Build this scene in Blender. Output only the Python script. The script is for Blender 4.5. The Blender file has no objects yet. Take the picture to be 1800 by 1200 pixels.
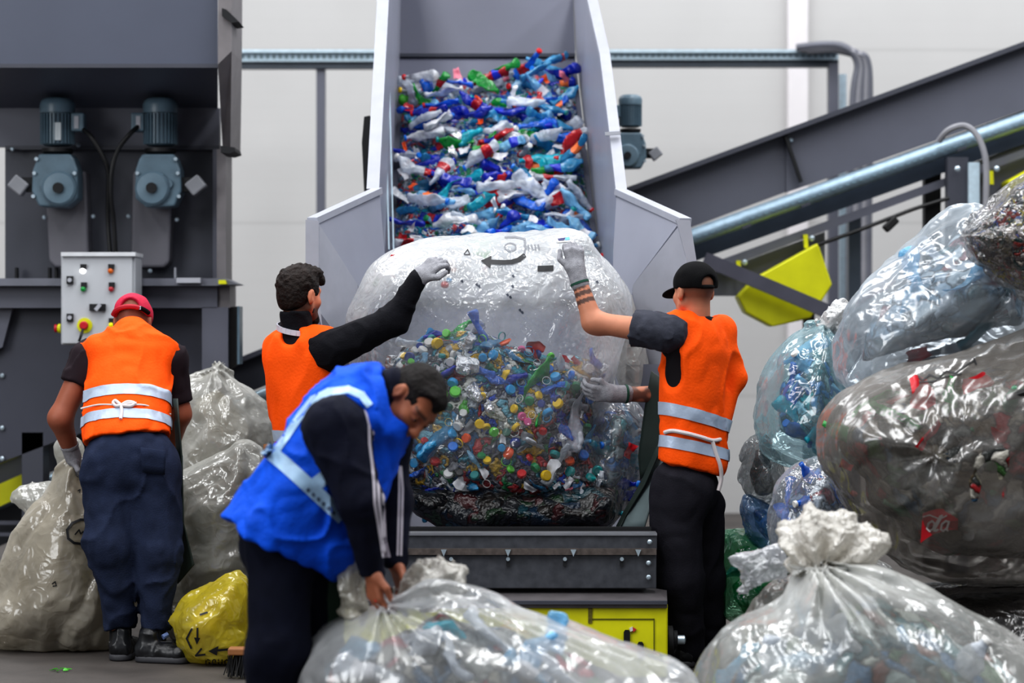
import bpy, bmesh, math, random
import numpy as np
from mathutils import Vector, Matrix
from mathutils.bvhtree import BVHTree
random.seed(7)
RNG = np.random.default_rng(11)
COL = bpy.context.scene.collection
F = 4250.0          # focal length in pixels of the 1800 px wide frame (85 mm on 36 mm)
CAMZ = 1.42
def P(px, py, D):
    return Vector(((px - 900) / F * D, D, CAMZ - (py - 600) / F * D))
def PN(px, py, D): return np.array(P(px, py, D))
WORLD = {}          # object name -> world location (objects carry no parent rotation)

# ---------------------------------------------------------------- materials
def nn(nt, t, **kw):
    n = nt.nodes.new(t)
    for k, v in kw.items(): setattr(n, k, v)
    return n
def lin(c):
    return tuple(((x / 255) / 12.92 if x / 255 <= .04045 else ((x / 255 + .055) / 1.055) ** 2.4) for x in c) + (1,)
MATS = {}
def mat(name, rgb, rough=.5, metal=0., var=.12, vscale=6., bump=0., bscale=40., spec=.5, attr=False, stretch=(1, 1, 1), coat=0., transl=0., emit=0., sheen=0.):
    if name in MATS: return MATS[name]
    m = bpy.data.materials.new(name); m.use_nodes = True; nt = m.node_tree; nt.nodes.clear()
    out = nn(nt, 'ShaderNodeOutputMaterial'); b = nn(nt, 'ShaderNodeBsdfPrincipled')
    tc = nn(nt, 'ShaderNodeTexCoord'); mp = nn(nt, 'ShaderNodeMapping'); mp.inputs['Scale'].default_value = stretch
    nt.links.new(tc.outputs['Object'], mp.inputs['Vector'])
    n = nn(nt, 'ShaderNodeTexNoise'); n.inputs['Scale'].default_value = vscale; n.inputs['Detail'].default_value = 5
    nt.links.new(mp.outputs[0], n.inputs['Vector'])
    mx = nn(nt, 'ShaderNodeMix', data_type='RGBA', blend_type='MULTIPLY'); mx.inputs[0].default_value = 1
    r = nn(nt, 'ShaderNodeMapRange'); r.inputs[1].default_value = .3; r.inputs[2].default_value = .7
    r.inputs[3].default_value = 1 - var; r.inputs[4].default_value = 1 + var
    nt.links.new(n.outputs[0], r.inputs[0])
    if attr:
        a = nn(nt, 'ShaderNodeAttribute', attribute_name='Col'); nt.links.new(a.outputs['Color'], mx.inputs[6])
    else: mx.inputs[6].default_value = lin(rgb)
    nt.links.new(r.outputs[0], mx.inputs[7])
    nt.links.new(mx.outputs[2], b.inputs['Base Color'])
    b.inputs['Roughness'].default_value = rough; b.inputs['Metallic'].default_value = metal
    b.inputs['Specular IOR Level'].default_value = spec
    if coat: b.inputs['Coat Weight'].default_value = coat; b.inputs['Coat Roughness'].default_value = .08
    if sheen: b.inputs['Sheen Weight'].default_value = sheen
    if emit:
        b.inputs['Emission Color'].default_value = lin(rgb); b.inputs['Emission Strength'].default_value = emit
    if bump:
        bn = nn(nt, 'ShaderNodeTexNoise'); bn.inputs['Scale'].default_value = bscale; bn.inputs['Detail'].default_value = 4
        nt.links.new(mp.outputs[0], bn.inputs['Vector'])
        bp = nn(nt, 'ShaderNodeBump'); bp.inputs['Strength'].default_value = bump; bp.inputs['Distance'].default_value = .02
        nt.links.new(bn.outputs[0], bp.inputs['Height']); nt.links.new(bp.outputs[0], b.inputs['Normal'])
    if transl:
        t = nn(nt, 'ShaderNodeBsdfTranslucent'); nt.links.new(mx.outputs[2], t.inputs[0])
        ms = nn(nt, 'ShaderNodeMixShader'); ms.inputs[0].default_value = transl
        nt.links.new(b.outputs[0], ms.inputs[1]); nt.links.new(t.outputs[0], ms.inputs[2]); nt.links.new(ms.outputs[0], out.inputs[0])
    else: nt.links.new(b.outputs[0], out.inputs[0])
    MATS[name] = m; return m
def film(name, rgb, opac=.3, gloss=.2, rough=.16, bump=.5, bscale=9., streak=.25, stretch=(1, 1, 1), transl=.4, gl=(255, 255, 255)):
    """thin plastic film: clear, milky and shiny at once; attribute «opac» scales its milkiness"""
    m = bpy.data.materials.new(name); m.use_nodes = True; nt = m.node_tree; nt.nodes.clear(); L = nt.links.new
    out = nn(nt, 'ShaderNodeOutputMaterial'); tc = nn(nt, 'ShaderNodeTexCoord')
    mp = nn(nt, 'ShaderNodeMapping'); mp.inputs['Scale'].default_value = stretch; L(tc.outputs['Object'], mp.inputs[0])
    n1 = nn(nt, 'ShaderNodeTexNoise'); n1.inputs['Scale'].default_value = bscale * .55; n1.inputs['Detail'].default_value = 2.5; n1.inputs['Distortion'].default_value = .9
    L(mp.outputs[0], n1.inputs['Vector'])
    n3 = nn(nt, 'ShaderNodeTexNoise'); n3.inputs['Scale'].default_value = bscale * 2.1; n3.inputs['Detail'].default_value = 1.5; n3.inputs['Distortion'].default_value = .7; L(mp.outputs[0], n3.inputs['Vector'])
    hs = []
    for n_, wgt in ((n1, -1.6), (n3, -.75)):
        s1 = nn(nt, 'ShaderNodeMath', operation='SUBTRACT'); L(n_.outputs[0], s1.inputs[0]); s1.inputs[1].default_value = .5
        s2 = nn(nt, 'ShaderNodeMath', operation='ABSOLUTE'); L(s1.outputs[0], s2.inputs[0])
        s3 = nn(nt, 'ShaderNodeMath', operation='MULTIPLY'); L(s2.outputs[0], s3.inputs[0]); s3.inputs[1].default_value = wgt; hs.append(s3)
    h = nn(nt, 'ShaderNodeMath', operation='ADD'); L(hs[0].outputs[0], h.inputs[0]); L(hs[1].outputs[0], h.inputs[1])
    bp = nn(nt, 'ShaderNodeBump'); bp.inputs['Strength'].default_value = bump; bp.inputs['Distance'].default_value = .05; L(h.outputs[0], bp.inputs['Height'])
    df = nn(nt, 'ShaderNodeBsdfDiffuse'); df.inputs[0].default_value = lin(rgb); L(bp.outputs[0], df.inputs['Normal'])
    tl = nn(nt, 'ShaderNodeBsdfTranslucent'); tl.inputs[0].default_value = lin(rgb); L(bp.outputs[0], tl.inputs['Normal'])
    m1 = nn(nt, 'ShaderNodeMixShader'); m1.inputs[0].default_value = transl; L(df.outputs[0], m1.inputs[1]); L(tl.outputs[0], m1.inputs[2])
    tr = nn(nt, 'ShaderNodeBsdfTransparent'); tr.inputs[0].default_value = tuple(.5 + .5 * x for x in lin(rgb)[:3]) + (1,)
    at = nn(nt, 'ShaderNodeAttribute', attribute_name='opac')
    n2 = nn(nt, 'ShaderNodeTexNoise'); n2.inputs['Scale'].default_value = bscale * .45; n2.inputs['Detail'].default_value = 6; L(mp.outputs[0], n2.inputs['Vector'])
    mr = nn(nt, 'ShaderNodeMapRange'); mr.inputs[1].default_value = .35; mr.inputs[2].default_value = .7; mr.inputs[3].default_value = opac - streak * .5; mr.inputs[4].default_value = opac + streak; L(n2.outputs[0], mr.inputs[0])
    lw = nn(nt, 'ShaderNodeLayerWeight'); lw.inputs[0].default_value = .25; L(bp.outputs[0], lw.inputs['Normal'])
    ad = nn(nt, 'ShaderNodeMath', operation='MULTIPLY_ADD'); L(lw.outputs['Facing'], ad.inputs[0]); ad.inputs[1].default_value = .35; L(mr.outputs[0], ad.inputs[2])
    mu = nn(nt, 'ShaderNodeMath', operation='MULTIPLY', use_clamp=True); L(ad.outputs[0], mu.inputs[0]); L(at.outputs['Fac'], mu.inputs[1])
    m2 = nn(nt, 'ShaderNodeMixShader'); L(mu.outputs[0], m2.inputs[0]); L(tr.outputs[0], m2.inputs[1]); L(m1.outputs[0], m2.inputs[2])
    gs = nn(nt, 'ShaderNodeBsdfGlossy'); gs.inputs['Color'].default_value = lin(gl); gs.inputs['Roughness'].default_value = rough; L(bp.outputs[0], gs.inputs['Normal'])
    fr = nn(nt, 'ShaderNodeFresnel'); fr.inputs[0].default_value = 1.5; L(bp.outputs[0], fr.inputs['Normal'])
    fm = nn(nt, 'ShaderNodeMath', operation='MULTIPLY_ADD', use_clamp=True); L(fr.outputs[0], fm.inputs[0]); fm.inputs[1].default_value = .9; fm.inputs[2].default_value = gloss * .45
    fm2 = nn(nt, 'ShaderNodeMath', operation='MINIMUM'); L(fm.outputs[0], fm2.inputs[0]); fm2.inputs[1].default_value = .38
    m3 = nn(nt, 'ShaderNodeMixShader'); L(fm2.outputs[0], m3.inputs[0]); L(m2.outputs[0], m3.inputs[1]); L(gs.outputs[0], m3.inputs[2])
    L(m3.outputs[0], out.inputs[0]); MATS[name] = m; return m
def waste_mat(name, cols, scale=14., rough=.3, dark=1.):
    """tightly packed coloured plastic: cells of mixed colours with dark gaps"""
    m = bpy.data.materials.new(name); m.use_nodes = True; nt = m.node_tree; nt.nodes.clear(); L = nt.links.new
    out = nn(nt, 'ShaderNodeOutputMaterial'); b = nn(nt, 'ShaderNodeBsdfPrincipled'); tc = nn(nt, 'ShaderNodeTexCoord')
    n1 = nn(nt, 'ShaderNodeTexNoise'); n1.inputs['Scale'].default_value = scale * .8; n1.inputs['Detail'].default_value = 3; L(tc.outputs['Object'], n1.inputs['Vector'])
    wv = nn(nt, 'ShaderNodeVectorMath', operation='MULTIPLY_ADD'); L(n1.outputs['Color'], wv.inputs[0]); wv.inputs[1].default_value = (.16,) * 3; L(tc.outputs['Object'], wv.inputs[2])
    v = nn(nt, 'ShaderNodeTexVoronoi'); v.inputs['Scale'].default_value = scale; L(wv.outputs[0], v.inputs['Vector'])
    e = nn(nt, 'ShaderNodeTexVoronoi'); e.feature = 'DISTANCE_TO_EDGE'; e.inputs['Scale'].default_value = scale; L(wv.outputs[0], e.inputs['Vector'])
    sp = nn(nt, 'ShaderNodeSeparateColor'); L(v.outputs['Color'], sp.inputs[0])
    cr = nn(nt, 'ShaderNodeValToRGB'); cr.color_ramp.interpolation = 'CONSTANT'; els = cr.color_ramp.elements
    while len(els) < len(cols): els.new(.5)
    for i, c in enumerate(cols): els[i].position = i / len(cols); els[i].color = lin(c)
    L(sp.outputs[0], cr.inputs[0])
    mr = nn(nt, 'ShaderNodeMapRange'); mr.inputs[1].default_value = 0; mr.inputs[2].default_value = .14; mr.inputs[3].default_value = .12 * dark; mr.inputs[4].default_value = dark; L(e.outputs['Distance'], mr.inputs[0])
    mx = nn(nt, 'ShaderNodeMix', data_type='RGBA', blend_type='MULTIPLY'); mx.inputs[0].default_value = 1; L(cr.outputs[0], mx.inputs[6]); L(mr.outputs[0], mx.inputs[7])
    L(mx.outputs[2], b.inputs['Base Color']); b.inputs['Roughness'].default_value = rough
    bp = nn(nt, 'ShaderNodeBump'); bp.inputs['Strength'].default_value = .8; bp.inputs['Distance'].default_value = .03; L(e.outputs['Distance'], bp.inputs['Height']); L(bp.outputs[0], b.inputs['Normal'])
    L(b.outputs[0], out.inputs[0]); MATS[name] = m; return m

# ---------------------------------------------------------------- objects
def link(name, me, origin, parent=None, smooth=None):
    o = bpy.data.objects.new(name, me); COL.objects.link(o)
    WORLD[o.name] = Vector(origin)
    if parent is not None:
        o.parent = parent; o.location = Vector(origin) - WORLD[parent.name]
    else: o.location = origin
    return o
def mk(name, V, Fc, m, parent=None, smooth=True, col=None, opac=None, origin=None):
    V = np.asarray(V, dtype=np.float64).reshape(-1, 3)
    if origin is None:
        lo, hi = V.min(0), V.max(0); origin = np.array([(lo[0] + hi[0]) / 2, (lo[1] + hi[1]) / 2, lo[2]])
    origin = np.asarray(origin, dtype=float)
    me = bpy.data.meshes.new(name)
    me.from_pydata((V - origin).tolist(), [], Fc.tolist() if hasattr(Fc, 'tolist') else Fc); me.update()
    if m: me.materials.append(m)
    if smooth: me.polygons.foreach_set('use_smooth', [True] * len(me.polygons))
    if col is not None:
        a = me.color_attributes.new('Col', 'FLOAT_COLOR', 'POINT')
        a.data.foreach_set('color', np.concatenate([np.asarray(col), np.ones((len(V), 1))], 1).astype(np.float32).ravel())
    if opac is not None:
        a = me.attributes.new('opac', 'FLOAT', 'POINT'); a.data.foreach_set('value', np.broadcast_to(np.asarray(opac, dtype=np.float32), (len(V),)).copy())
    return link(name, me, origin, parent)
def empty(name, loc):
    o = bpy.data.objects.new(name, None); COL.objects.link(o); o.location = loc; o.empty_display_size = .1
    WORLD[o.name] = Vector(loc); return o
def tag(o, label, cat, group=None, kind=None):
    o['label'] = label; o['category'] = cat
    if group: o['group'] = group
    if kind: o['kind'] = kind
    return o
def struct(o): o['kind'] = 'structure'; return o
class MB:
    """collects simple solids into one mesh"""
    def __init__(s): s.V = []; s.F = []
    def add(s, V, Fc):
        b = len(s.V); s.V += [tuple(v) for v in V]; s.F += [tuple(i + b for i in f) for f in Fc]; return s
    def box(s, lo, hi, M=None):
        V = [Vector((x, y, z)) for x in (lo[0], hi[0]) for y in (lo[1], hi[1]) for z in (lo[2], hi[2])]
        if M is not None: V = [M @ v for v in V]
        return s.add(V, [(0, 1, 3, 2), (4, 6, 7, 5), (0, 4, 5, 1), (2, 3, 7, 6), (0, 2, 6, 4), (1, 5, 7, 3)])
    def bar(s, a, b, w, h, up=(0, 0, 1)):
        """box along a-b, w wide (sideways) and h high"""
        a = Vector(a); b = Vector(b); d = (b - a).normalized(); sd = d.cross(Vector(up)).normalized(); u = sd.cross(d)
        V = [p + sd * (i * w / 2) + u * (j * h / 2) for p in (a, b) for i, j in ((-1, -1), (1, -1), (1, 1), (-1, 1))]
        return s.add(V, [(0, 1, 2, 3), (7, 6, 5, 4), (0, 4, 5, 1), (1, 5, 6, 2), (2, 6, 7, 3), (3, 7, 4, 0)])
    def poly(s, pts, th, n=None):
        """flat polygon made th thick, along n (default its normal)"""
        pts = [Vector(p) for p in pts]
        if n is None:
            n = Vector((0, 0, 0))
            for i in range(len(pts)): n += (pts[i] - pts[0]).cross(pts[(i + 1) % len(pts)] - pts[0])
            n.normalize()
        n = Vector(n) * th; k = len(pts)
        return s.add(pts + [p + n for p in pts], [tuple(range(k)), tuple(range(2 * k - 1, k - 1, -1))] + [(i, i + k, (i + 1) % k + k, (i + 1) % k) for i in range(k)])
    def tube(s, pts, r, n=10, cap=True):
        pts = [Vector(p) for p in pts]; rs = r if isinstance(r, (list, tuple)) else [r] * len(pts); V = []; Fc = []
        ref = None
        for i, p in enumerate(pts):
            d = (pts[min(i + 1, len(pts) - 1)] - pts[max(i - 1, 0)]).normalized()
            if ref is None: ref = d.orthogonal().normalized()
            ref = (ref - d * ref.dot(d)).normalized(); o = d.cross(ref)
            for k in range(n):
                t = 2 * math.pi * k / n; V.append(p + (ref * math.cos(t) + o * math.sin(t)) * rs[i])
        for i in range(len(pts) - 1):
            for k in range(n): Fc.append((i * n + k, i * n + (k + 1) % n, (i + 1) * n + (k + 1) % n, (i + 1) * n + k))
        if cap: Fc += [tuple(range(n - 1, -1, -1)), tuple((len(pts) - 1) * n + k for k in range(n))]
        return s.add(V, Fc)
    def lathe(s, prof, c, axis, n=24):
        """prof: (radius, height) along axis from c"""
        ax = Vector(axis).normalized(); return s.tube_prof([(Vector(c) + ax * h, r) for r, h in prof], ax, n)
    def tube_prof(s, pr, ax, n):
        u = ax.orthogonal().normalized(); w = ax.cross(u); V = []; Fc = []
        for p, r in pr:
            for k in range(n):
                t = 2 * math.pi * k / n; V.append(p + (u * math.cos(t) + w * math.sin(t)) * max(r, 1e-4))
        for i in range(len(pr) - 1):
            for k in range(n): Fc.append((i * n + k, i * n + (k + 1) % n, (i + 1) * n + (k + 1) % n, (i + 1) * n + k))
        Fc += [tuple(range(n - 1, -1, -1)), tuple((len(pr) - 1) * n + k for k in range(n))]
        return s.add(V, Fc)
    def build(s, name, m, parent=None, smooth=False, bevel=0., **kw):
        o = mk(name, s.V, s.F, m, parent, smooth, **kw)
        if smooth: o.data.set_sharp_from_angle(angle=math.radians(40))
        if bevel:
            b = o.modifiers.new('edge', 'BEVEL'); b.width = bevel; b.segments = 2; b.limit_method = 'ANGLE'
        return o

# ---------------------------------------------------------------- noise and implicit surfaces
TAB = RNG.random((32, 32, 32)).astype(np.float32)
def vnoise(x, y, z, f, seed=0.):
    """value noise -1..1"""
    def sp(a, k):
        a = np.asarray(a, dtype=np.float32) * f + np.float32(seed * (1.7 + k) + 100.37); i = np.floor(a); t = a - i; t = t * t * (3 - 2 * t); i = i.astype(np.int32)
        return i % 32, (i + 1) % 32, t
    x0, x1, tx = sp(x, 0.); y0, y1, ty = sp(y, .31); z0, z1, tz = sp(z, .73)
    def lx(a, b): v0 = TAB[x0, a, b]; return v0 + (TAB[x1, a, b] - v0) * tx
    def ly(b): v0 = lx(y0, b); return v0 + (lx(y1, b) - v0) * ty
    v = ly(z0); return (v + (ly(z1) - v) * tz) * 2 - 1
def ridged(x, y, z, f, seed=0.): return 1 - 2 * np.abs(vnoise(x, y, z, f, seed))
class Pr:
    def __init__(s, fn, lo, hi, k, op): s.fn = fn; s.lo = np.array(lo); s.hi = np.array(hi); s.k = k; s.op = op
def cap(a, b, ra, rb=None, k=.02, flat=None, op='+'):
    a = np.array(a, dtype=float); b = np.array(b, dtype=float); rb = ra if rb is None else rb; ab = b - a; L2 = max(ab @ ab, 1e-9)
    if flat: fd = np.array(flat[0], dtype=float); fd /= np.linalg.norm(fd); ff = flat[1]
    def fn(x, y, z):
        px, py, pz = x - a[0], y - a[1], z - a[2]
        t = np.clip((px * ab[0] + py * ab[1] + pz * ab[2]) / L2, 0, 1)
        qx, qy, qz = px - t * ab[0], py - t * ab[1], pz - t * ab[2]
        if flat:
            d = (qx * fd[0] + qy * fd[1] + qz * fd[2]) * (1 / ff - 1); qx = qx + d * fd[0]; qy = qy + d * fd[1]; qz = qz + d * fd[2]
        return np.sqrt(qx * qx + qy * qy + qz * qz) - (ra + (rb - ra) * t)
    r = max(ra, rb) * (max(1, flat[1]) if flat else 1)
    return Pr(fn, np.minimum(a, b) - r, np.maximum(a, b) + r, k, op)
def ell(c, r, R=None, k=.02, op='+'):
    c = np.array(c, dtype=float); r = np.array(r, dtype=float); R = np.eye(3) if R is None else np.array(R, dtype=float)   # rows: the axes
    def fn(x, y, z):
        px, py, pz = x - c[0], y - c[1], z - c[2]
        q = [(px * R[i, 0] + py * R[i, 1] + pz * R[i, 2]) for i in range(3)]
        k0 = np.sqrt(sum((q[i] / r[i]) ** 2 for i in range(3))) + 1e-6; k1 = np.sqrt(sum((q[i] / r[i] ** 2) ** 2 for i in range(3))) + 1e-6
        return k0 * (k0 - 1) / k1
    e = np.sqrt(((R * r[:, None]) ** 2).sum(0))
    return Pr(fn, c - e, c + e, k, op)
def half(p, n, k=.005):
    """cuts away what lies beyond the plane on the side n points to"""
    p = np.array(p, dtype=float); n = np.array(n, dtype=float); n /= np.linalg.norm(n)
    return Pr(lambda x, y, z: (x - p[0]) * n[0] + (y - p[1]) * n[1] + (z - p[2]) * n[2], p, p, k, 'x')
def smin(a, b, k):
    if k <= 0: return np.minimum(a, b)
    h = np.maximum(k - np.abs(a - b), 0) / k; return np.minimum(a, b) - h * h * k * .25
def field(prims, vox, disp=None, pad=3, lo=None, hi=None):
    add = [p for p in prims if p.op == '+']
    if lo is None: lo = np.min([p.lo - p.k for p in add], 0) - pad * vox
    if hi is None: hi = np.max([p.hi + p.k for p in add], 0) + pad * vox
    n = np.ceil((hi - lo) / vox).astype(int) + 1
    ax = [(lo[i] + vox * np.arange(n[i])).astype(np.float32) for i in range(3)]
    d = np.full(n, 1., dtype=np.float32)
    for p in prims:
        if p.op == 'x': sl = [slice(0, n[i]) for i in range(3)]
        else:
            m = p.k + 3 * vox
            i0 = np.clip(np.floor((p.lo - m - lo) / vox).astype(int), 0, n); i1 = np.clip(np.ceil((p.hi + m - lo) / vox).astype(int) + 1, 0, n)
            if (i1 <= i0).any(): continue
            sl = [slice(i0[i], i1[i]) for i in range(3)]
        v = p.fn(ax[0][sl[0]][:, None, None], ax[1][sl[1]][None, :, None], ax[2][sl[2]][None, None, :]).astype(np.float32)
        c = d[tuple(sl)]
        d[tuple(sl)] = smin(c, v, p.k) if p.op == '+' else -smin(-c, v, p.k) if p.op == '-' else -smin(-c, -v, p.k)
    if disp is not None:
        w = np.abs(d) < .06; I = np.nonzero(w)
        d[w] += disp(ax[0][I[0]], ax[1][I[1]], ax[2][I[2]]).astype(np.float32)
    return d, lo, vox
def nets(d, lo, vox):
    """surface nets: quads of the zero set"""
    s = d < 0; n = np.array(d.shape)
    cnt = np.zeros(n - 1, dtype=np.int8)
    for i in (0, 1):
        for j in (0, 1):
            for k in (0, 1): cnt += s[i:n[0] - 1 + i, j:n[1] - 1 + j, k:n[2] - 1 + k]
    C = np.argwhere((cnt > 0) & (cnt < 8)); idx = np.full(n - 1, -1, dtype=np.int64); idx[tuple(C.T)] = np.arange(len(C))
    acc = np.zeros((len(C), 3)); num = np.zeros(len(C)); off = [np.array((i, j, k)) for i in (0, 1) for j in (0, 1) for k in (0, 1)]
    val = {tuple(o): d[tuple((C + o).T)] for o in off}
    for o in off:
        for a in range(3):
            if o[a] == 0:
                q = o.copy(); q[a] = 1; v0 = val[tuple(o)]; v1 = val[tuple(q)]; c = (v0 < 0) != (v1 < 0)
                t = np.where(c, v0 / np.where(c, v0 - v1, 1), 0); pt = np.tile(o.astype(float), (len(C), 1)); pt[:, a] = t
                acc[c] += pt[c]; num[c] += 1
    V = (C + acc / np.maximum(num, 1)[:, None]) * vox + lo
    Q = []
    for a in range(3):
        b, c = (a + 1) % 3, (a + 2) % 3
        s0 = np.take(s, range(0, n[a] - 1), a); s1 = np.take(s, range(1, n[a]), a)
        E = np.argwhere(s0 != s1); E = E[(E[:, b] > 0) & (E[:, c] > 0) & (E[:, b] < n[b] - 1) & (E[:, c] < n[c] - 1)]
        fl = s0[tuple(E.T)]; q = []
        for db, dc in ((-1, -1), (0, -1), (0, 0), (-1, 0)):
            G = E.copy(); G[:, b] += db; G[:, c] += dc; q.append(idx[tuple(G.T)])
        q = np.stack(q, 1); q[~fl] = q[~fl][:, ::-1]; Q.append(q)
    return V, np.concatenate(Q)
def blob(name, prims, m, parent=None, vox=.008, disp=None, col=None, opac=None, relax=1, **kw):
    V, Q = nets(*field(prims, vox, disp))
    for _ in range(relax):          # light smoothing
        A = np.zeros_like(V); N = np.zeros(len(V))
        for i in range(4):
            for j in (1, 3): np.add.at(A, Q[:, i], V[Q[:, (i + j) % 4]]); np.add.at(N, Q[:, i], 1)
        V = V * .5 + .5 * A / np.maximum(N, 1)[:, None]
    return mk(name, V, Q, m, parent, True, col(V) if col else None, opac(V) if callable(opac) else opac, **kw)
def frame(f, up=(0, 0, 1)):
    f = Vector(f).normalized(); r = f.cross(Vector(up)).normalized(); u = r.cross(f); return r, f, u
def world_verts(o):
    """evaluated-free world vertices (no rotation in these objects)"""
    v = np.empty(len(o.data.vertices) * 3, dtype=np.float32); o.data.vertices.foreach_get('co', v); return v.reshape(-1, 3) + np.array(WORLD[o.name])
def band_of(o, name, p, n, wid, m, parent, out=.004, keep=None):
    """a strip of o's surface between two planes, lifted outwards: trim sewn on cloth"""
    bm = bmesh.new(); bm.from_mesh(o.data); L = WORLD[o.name]; n = Vector(n).normalized()
    a = Vector(p) - L - n * wid / 2; b = Vector(p) - L + n * wid / 2
    bmesh.ops.bisect_plane(bm, geom=bm.verts[:] + bm.edges[:] + bm.faces[:], plane_co=a, plane_no=n, clear_inner=True)
    bmesh.ops.bisect_plane(bm, geom=bm.verts[:] + bm.edges[:] + bm.faces[:], plane_co=b, plane_no=n, clear_outer=True)
    if keep:
        for q, nq in keep: bmesh.ops.bisect_plane(bm, geom=bm.verts[:] + bm.edges[:] + bm.faces[:], plane_co=Vector(q) - L, plane_no=Vector(nq), clear_outer=True)
    bm.normal_update()
    V = [v.co + v.normal * out + L for v in bm.verts]; bm.verts.index_update(); Fc = [[v.index for v in f.verts] for f in bm.faces]; bm.free()
    return mk(name, np.array(V), Fc, m, parent) if V else None

# ---------------------------------------------------------------- bags: an outline blown up to a soft body
class Bag:
    def __init__(s, pts, D, T, R=None, vox=.011):
        s.D = D; s.T = T; s.vox = vox
        p = np.array([((x - 900) / F * D, CAMZ - (y - 600) / F * D) for x, y in pts]); s.p = s.round(p)
        s.R = R or T
    def round(s, p):
        for _ in range(2): q = np.roll(p, -1, 0); p = np.stack([.78 * p + .22 * q, .22 * p + .78 * q], 1).reshape(-1, 2)
        return p
    def sd(s, x, z):
        """signed distance to the outline, inside positive"""
        shp = np.broadcast(x, z).shape; x = np.broadcast_to(x, shp).ravel(); z = np.broadcast_to(z, shp).ravel()
        best = np.full(x.shape, 1e9); ins = np.zeros(x.shape, bool); a = s.p
        for i in range(len(a)):
            u = a[i]; v = a[(i + 1) % len(a)]; e = v - u; t = np.clip(((x - u[0]) * e[0] + (z - u[1]) * e[1]) / max(e @ e, 1e-12), 0, 1)
            best = np.minimum(best, (x - u[0] - t * e[0]) ** 2 + (z - u[1] - t * e[1]) ** 2)
            c = (u[1] > z) != (v[1] > z)
            if abs(e[1]) > 1e-12: ins ^= c & (x < u[0] + (z - u[1]) / e[1] * e[0])
        return (np.sqrt(best) * np.where(ins, 1, -1)).reshape(shp)
    def h(s, x, z, shrink=0.):
        """half thickness at x, z"""
        q = np.clip(s.sd(x, z) - shrink, 0, s.R); return s.T * np.sqrt(np.clip(1 - (1 - q / s.R) ** 2, 0, 1))
    def mesh(s, name, m, parent=None, disp=None, opac=1., shrink=0., back=1., vox=None, floor=None, col=None):
        vox = vox or s.vox; lo = s.p.min(0); hi = s.p.max(0); pad = .05; T = s.T
        ax = [np.arange(lo[0] - pad, hi[0] + pad, vox), np.arange(s.D - T - pad, s.D + T * back + pad, vox), np.arange(lo[1] - pad, hi[1] + pad, vox)]
        q = s.R - np.minimum(s.sd(ax[0][:, None], ax[2][None, :]) - shrink, s.R)
        dy = ax[1] - s.D; dy = np.where(dy > 0, dy / back, dy) * (s.R / T)
        d = (np.sqrt(q[:, None, :] ** 2 + dy[None, :, None] ** 2) - s.R).astype(np.float32)
        if disp is not None:
            w = np.abs(d) < .09; I = np.nonzero(w); d[w] += disp(ax[0][I[0]], ax[1][I[1]], ax[2][I[2]]).astype(np.float32)
        if floor is not None:
            d = np.maximum(d, (floor - ax[2])[None, None, :]).astype(np.float32)
        V, Q = nets(d, np.array([a[0] for a in ax]), vox)
        return mk(name, V, Q, m, parent, True, opac=opac(V) if callable(opac) else opac, col=col)
def pxof(V):
    V = np.asarray(V); return 900 + V[:, 0] / V[:, 1] * F, 600 - (V[:, 2] - CAMZ) / V[:, 1] * F
def wrinkle(amp=.012, f=5., seed=1., dirv=None, stretch=4., pleat=None, fine=.4, iso=1.):
    """crumple of film: lumps, creases along dirv (x,z), pleats fanning from a tie"""
    def fn(x, y, z):
        if dirv is not None:
            dx, dz = dirv; l = math.hypot(dx, dz); dx /= l; dz /= l
            u = x * dx + z * dz; v = -x * dz + z * dx; X, Y, Z = u / stretch, y, v
        else: X, Y, Z = x, y, z
        wx = X + .05 * vnoise(x, y, z, 7, seed + 3); wz = Z + .05 * vnoise(x, y, z, 7, seed + 5)
        ab = lambda q, sd: np.abs(vnoise(wx, Y, wz, f * q, seed + sd))
        d = amp * (.7 * vnoise(wx, Y, wz, f, seed) - 2.2 * (ab(1.3, 1) - .3) + 1.3 * (ab(2.3, 2) - .3) - 2. * fine * (ab(4.1, 3) - .3) + .9 * iso * fine * (np.abs(vnoise(x, y, z, f * 6, seed + 4)) - .3))
        if pleat:
            for c, R, n, a in pleat:
                dx = x - c[0]; dz = z - c[2]; r = np.sqrt(dx * dx + dz * dz + (.5 * (y - c[1])) ** 2) + 1e-4; th = np.arctan2(dz, dx)
                d = d + a * np.sin(n * th + 2.2 * vnoise(x, y, z, 6, seed + 9) + 1.3 * (y - c[1]) * 12) * np.exp(-(r / R) ** 2)
        return d
    return fn
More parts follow.
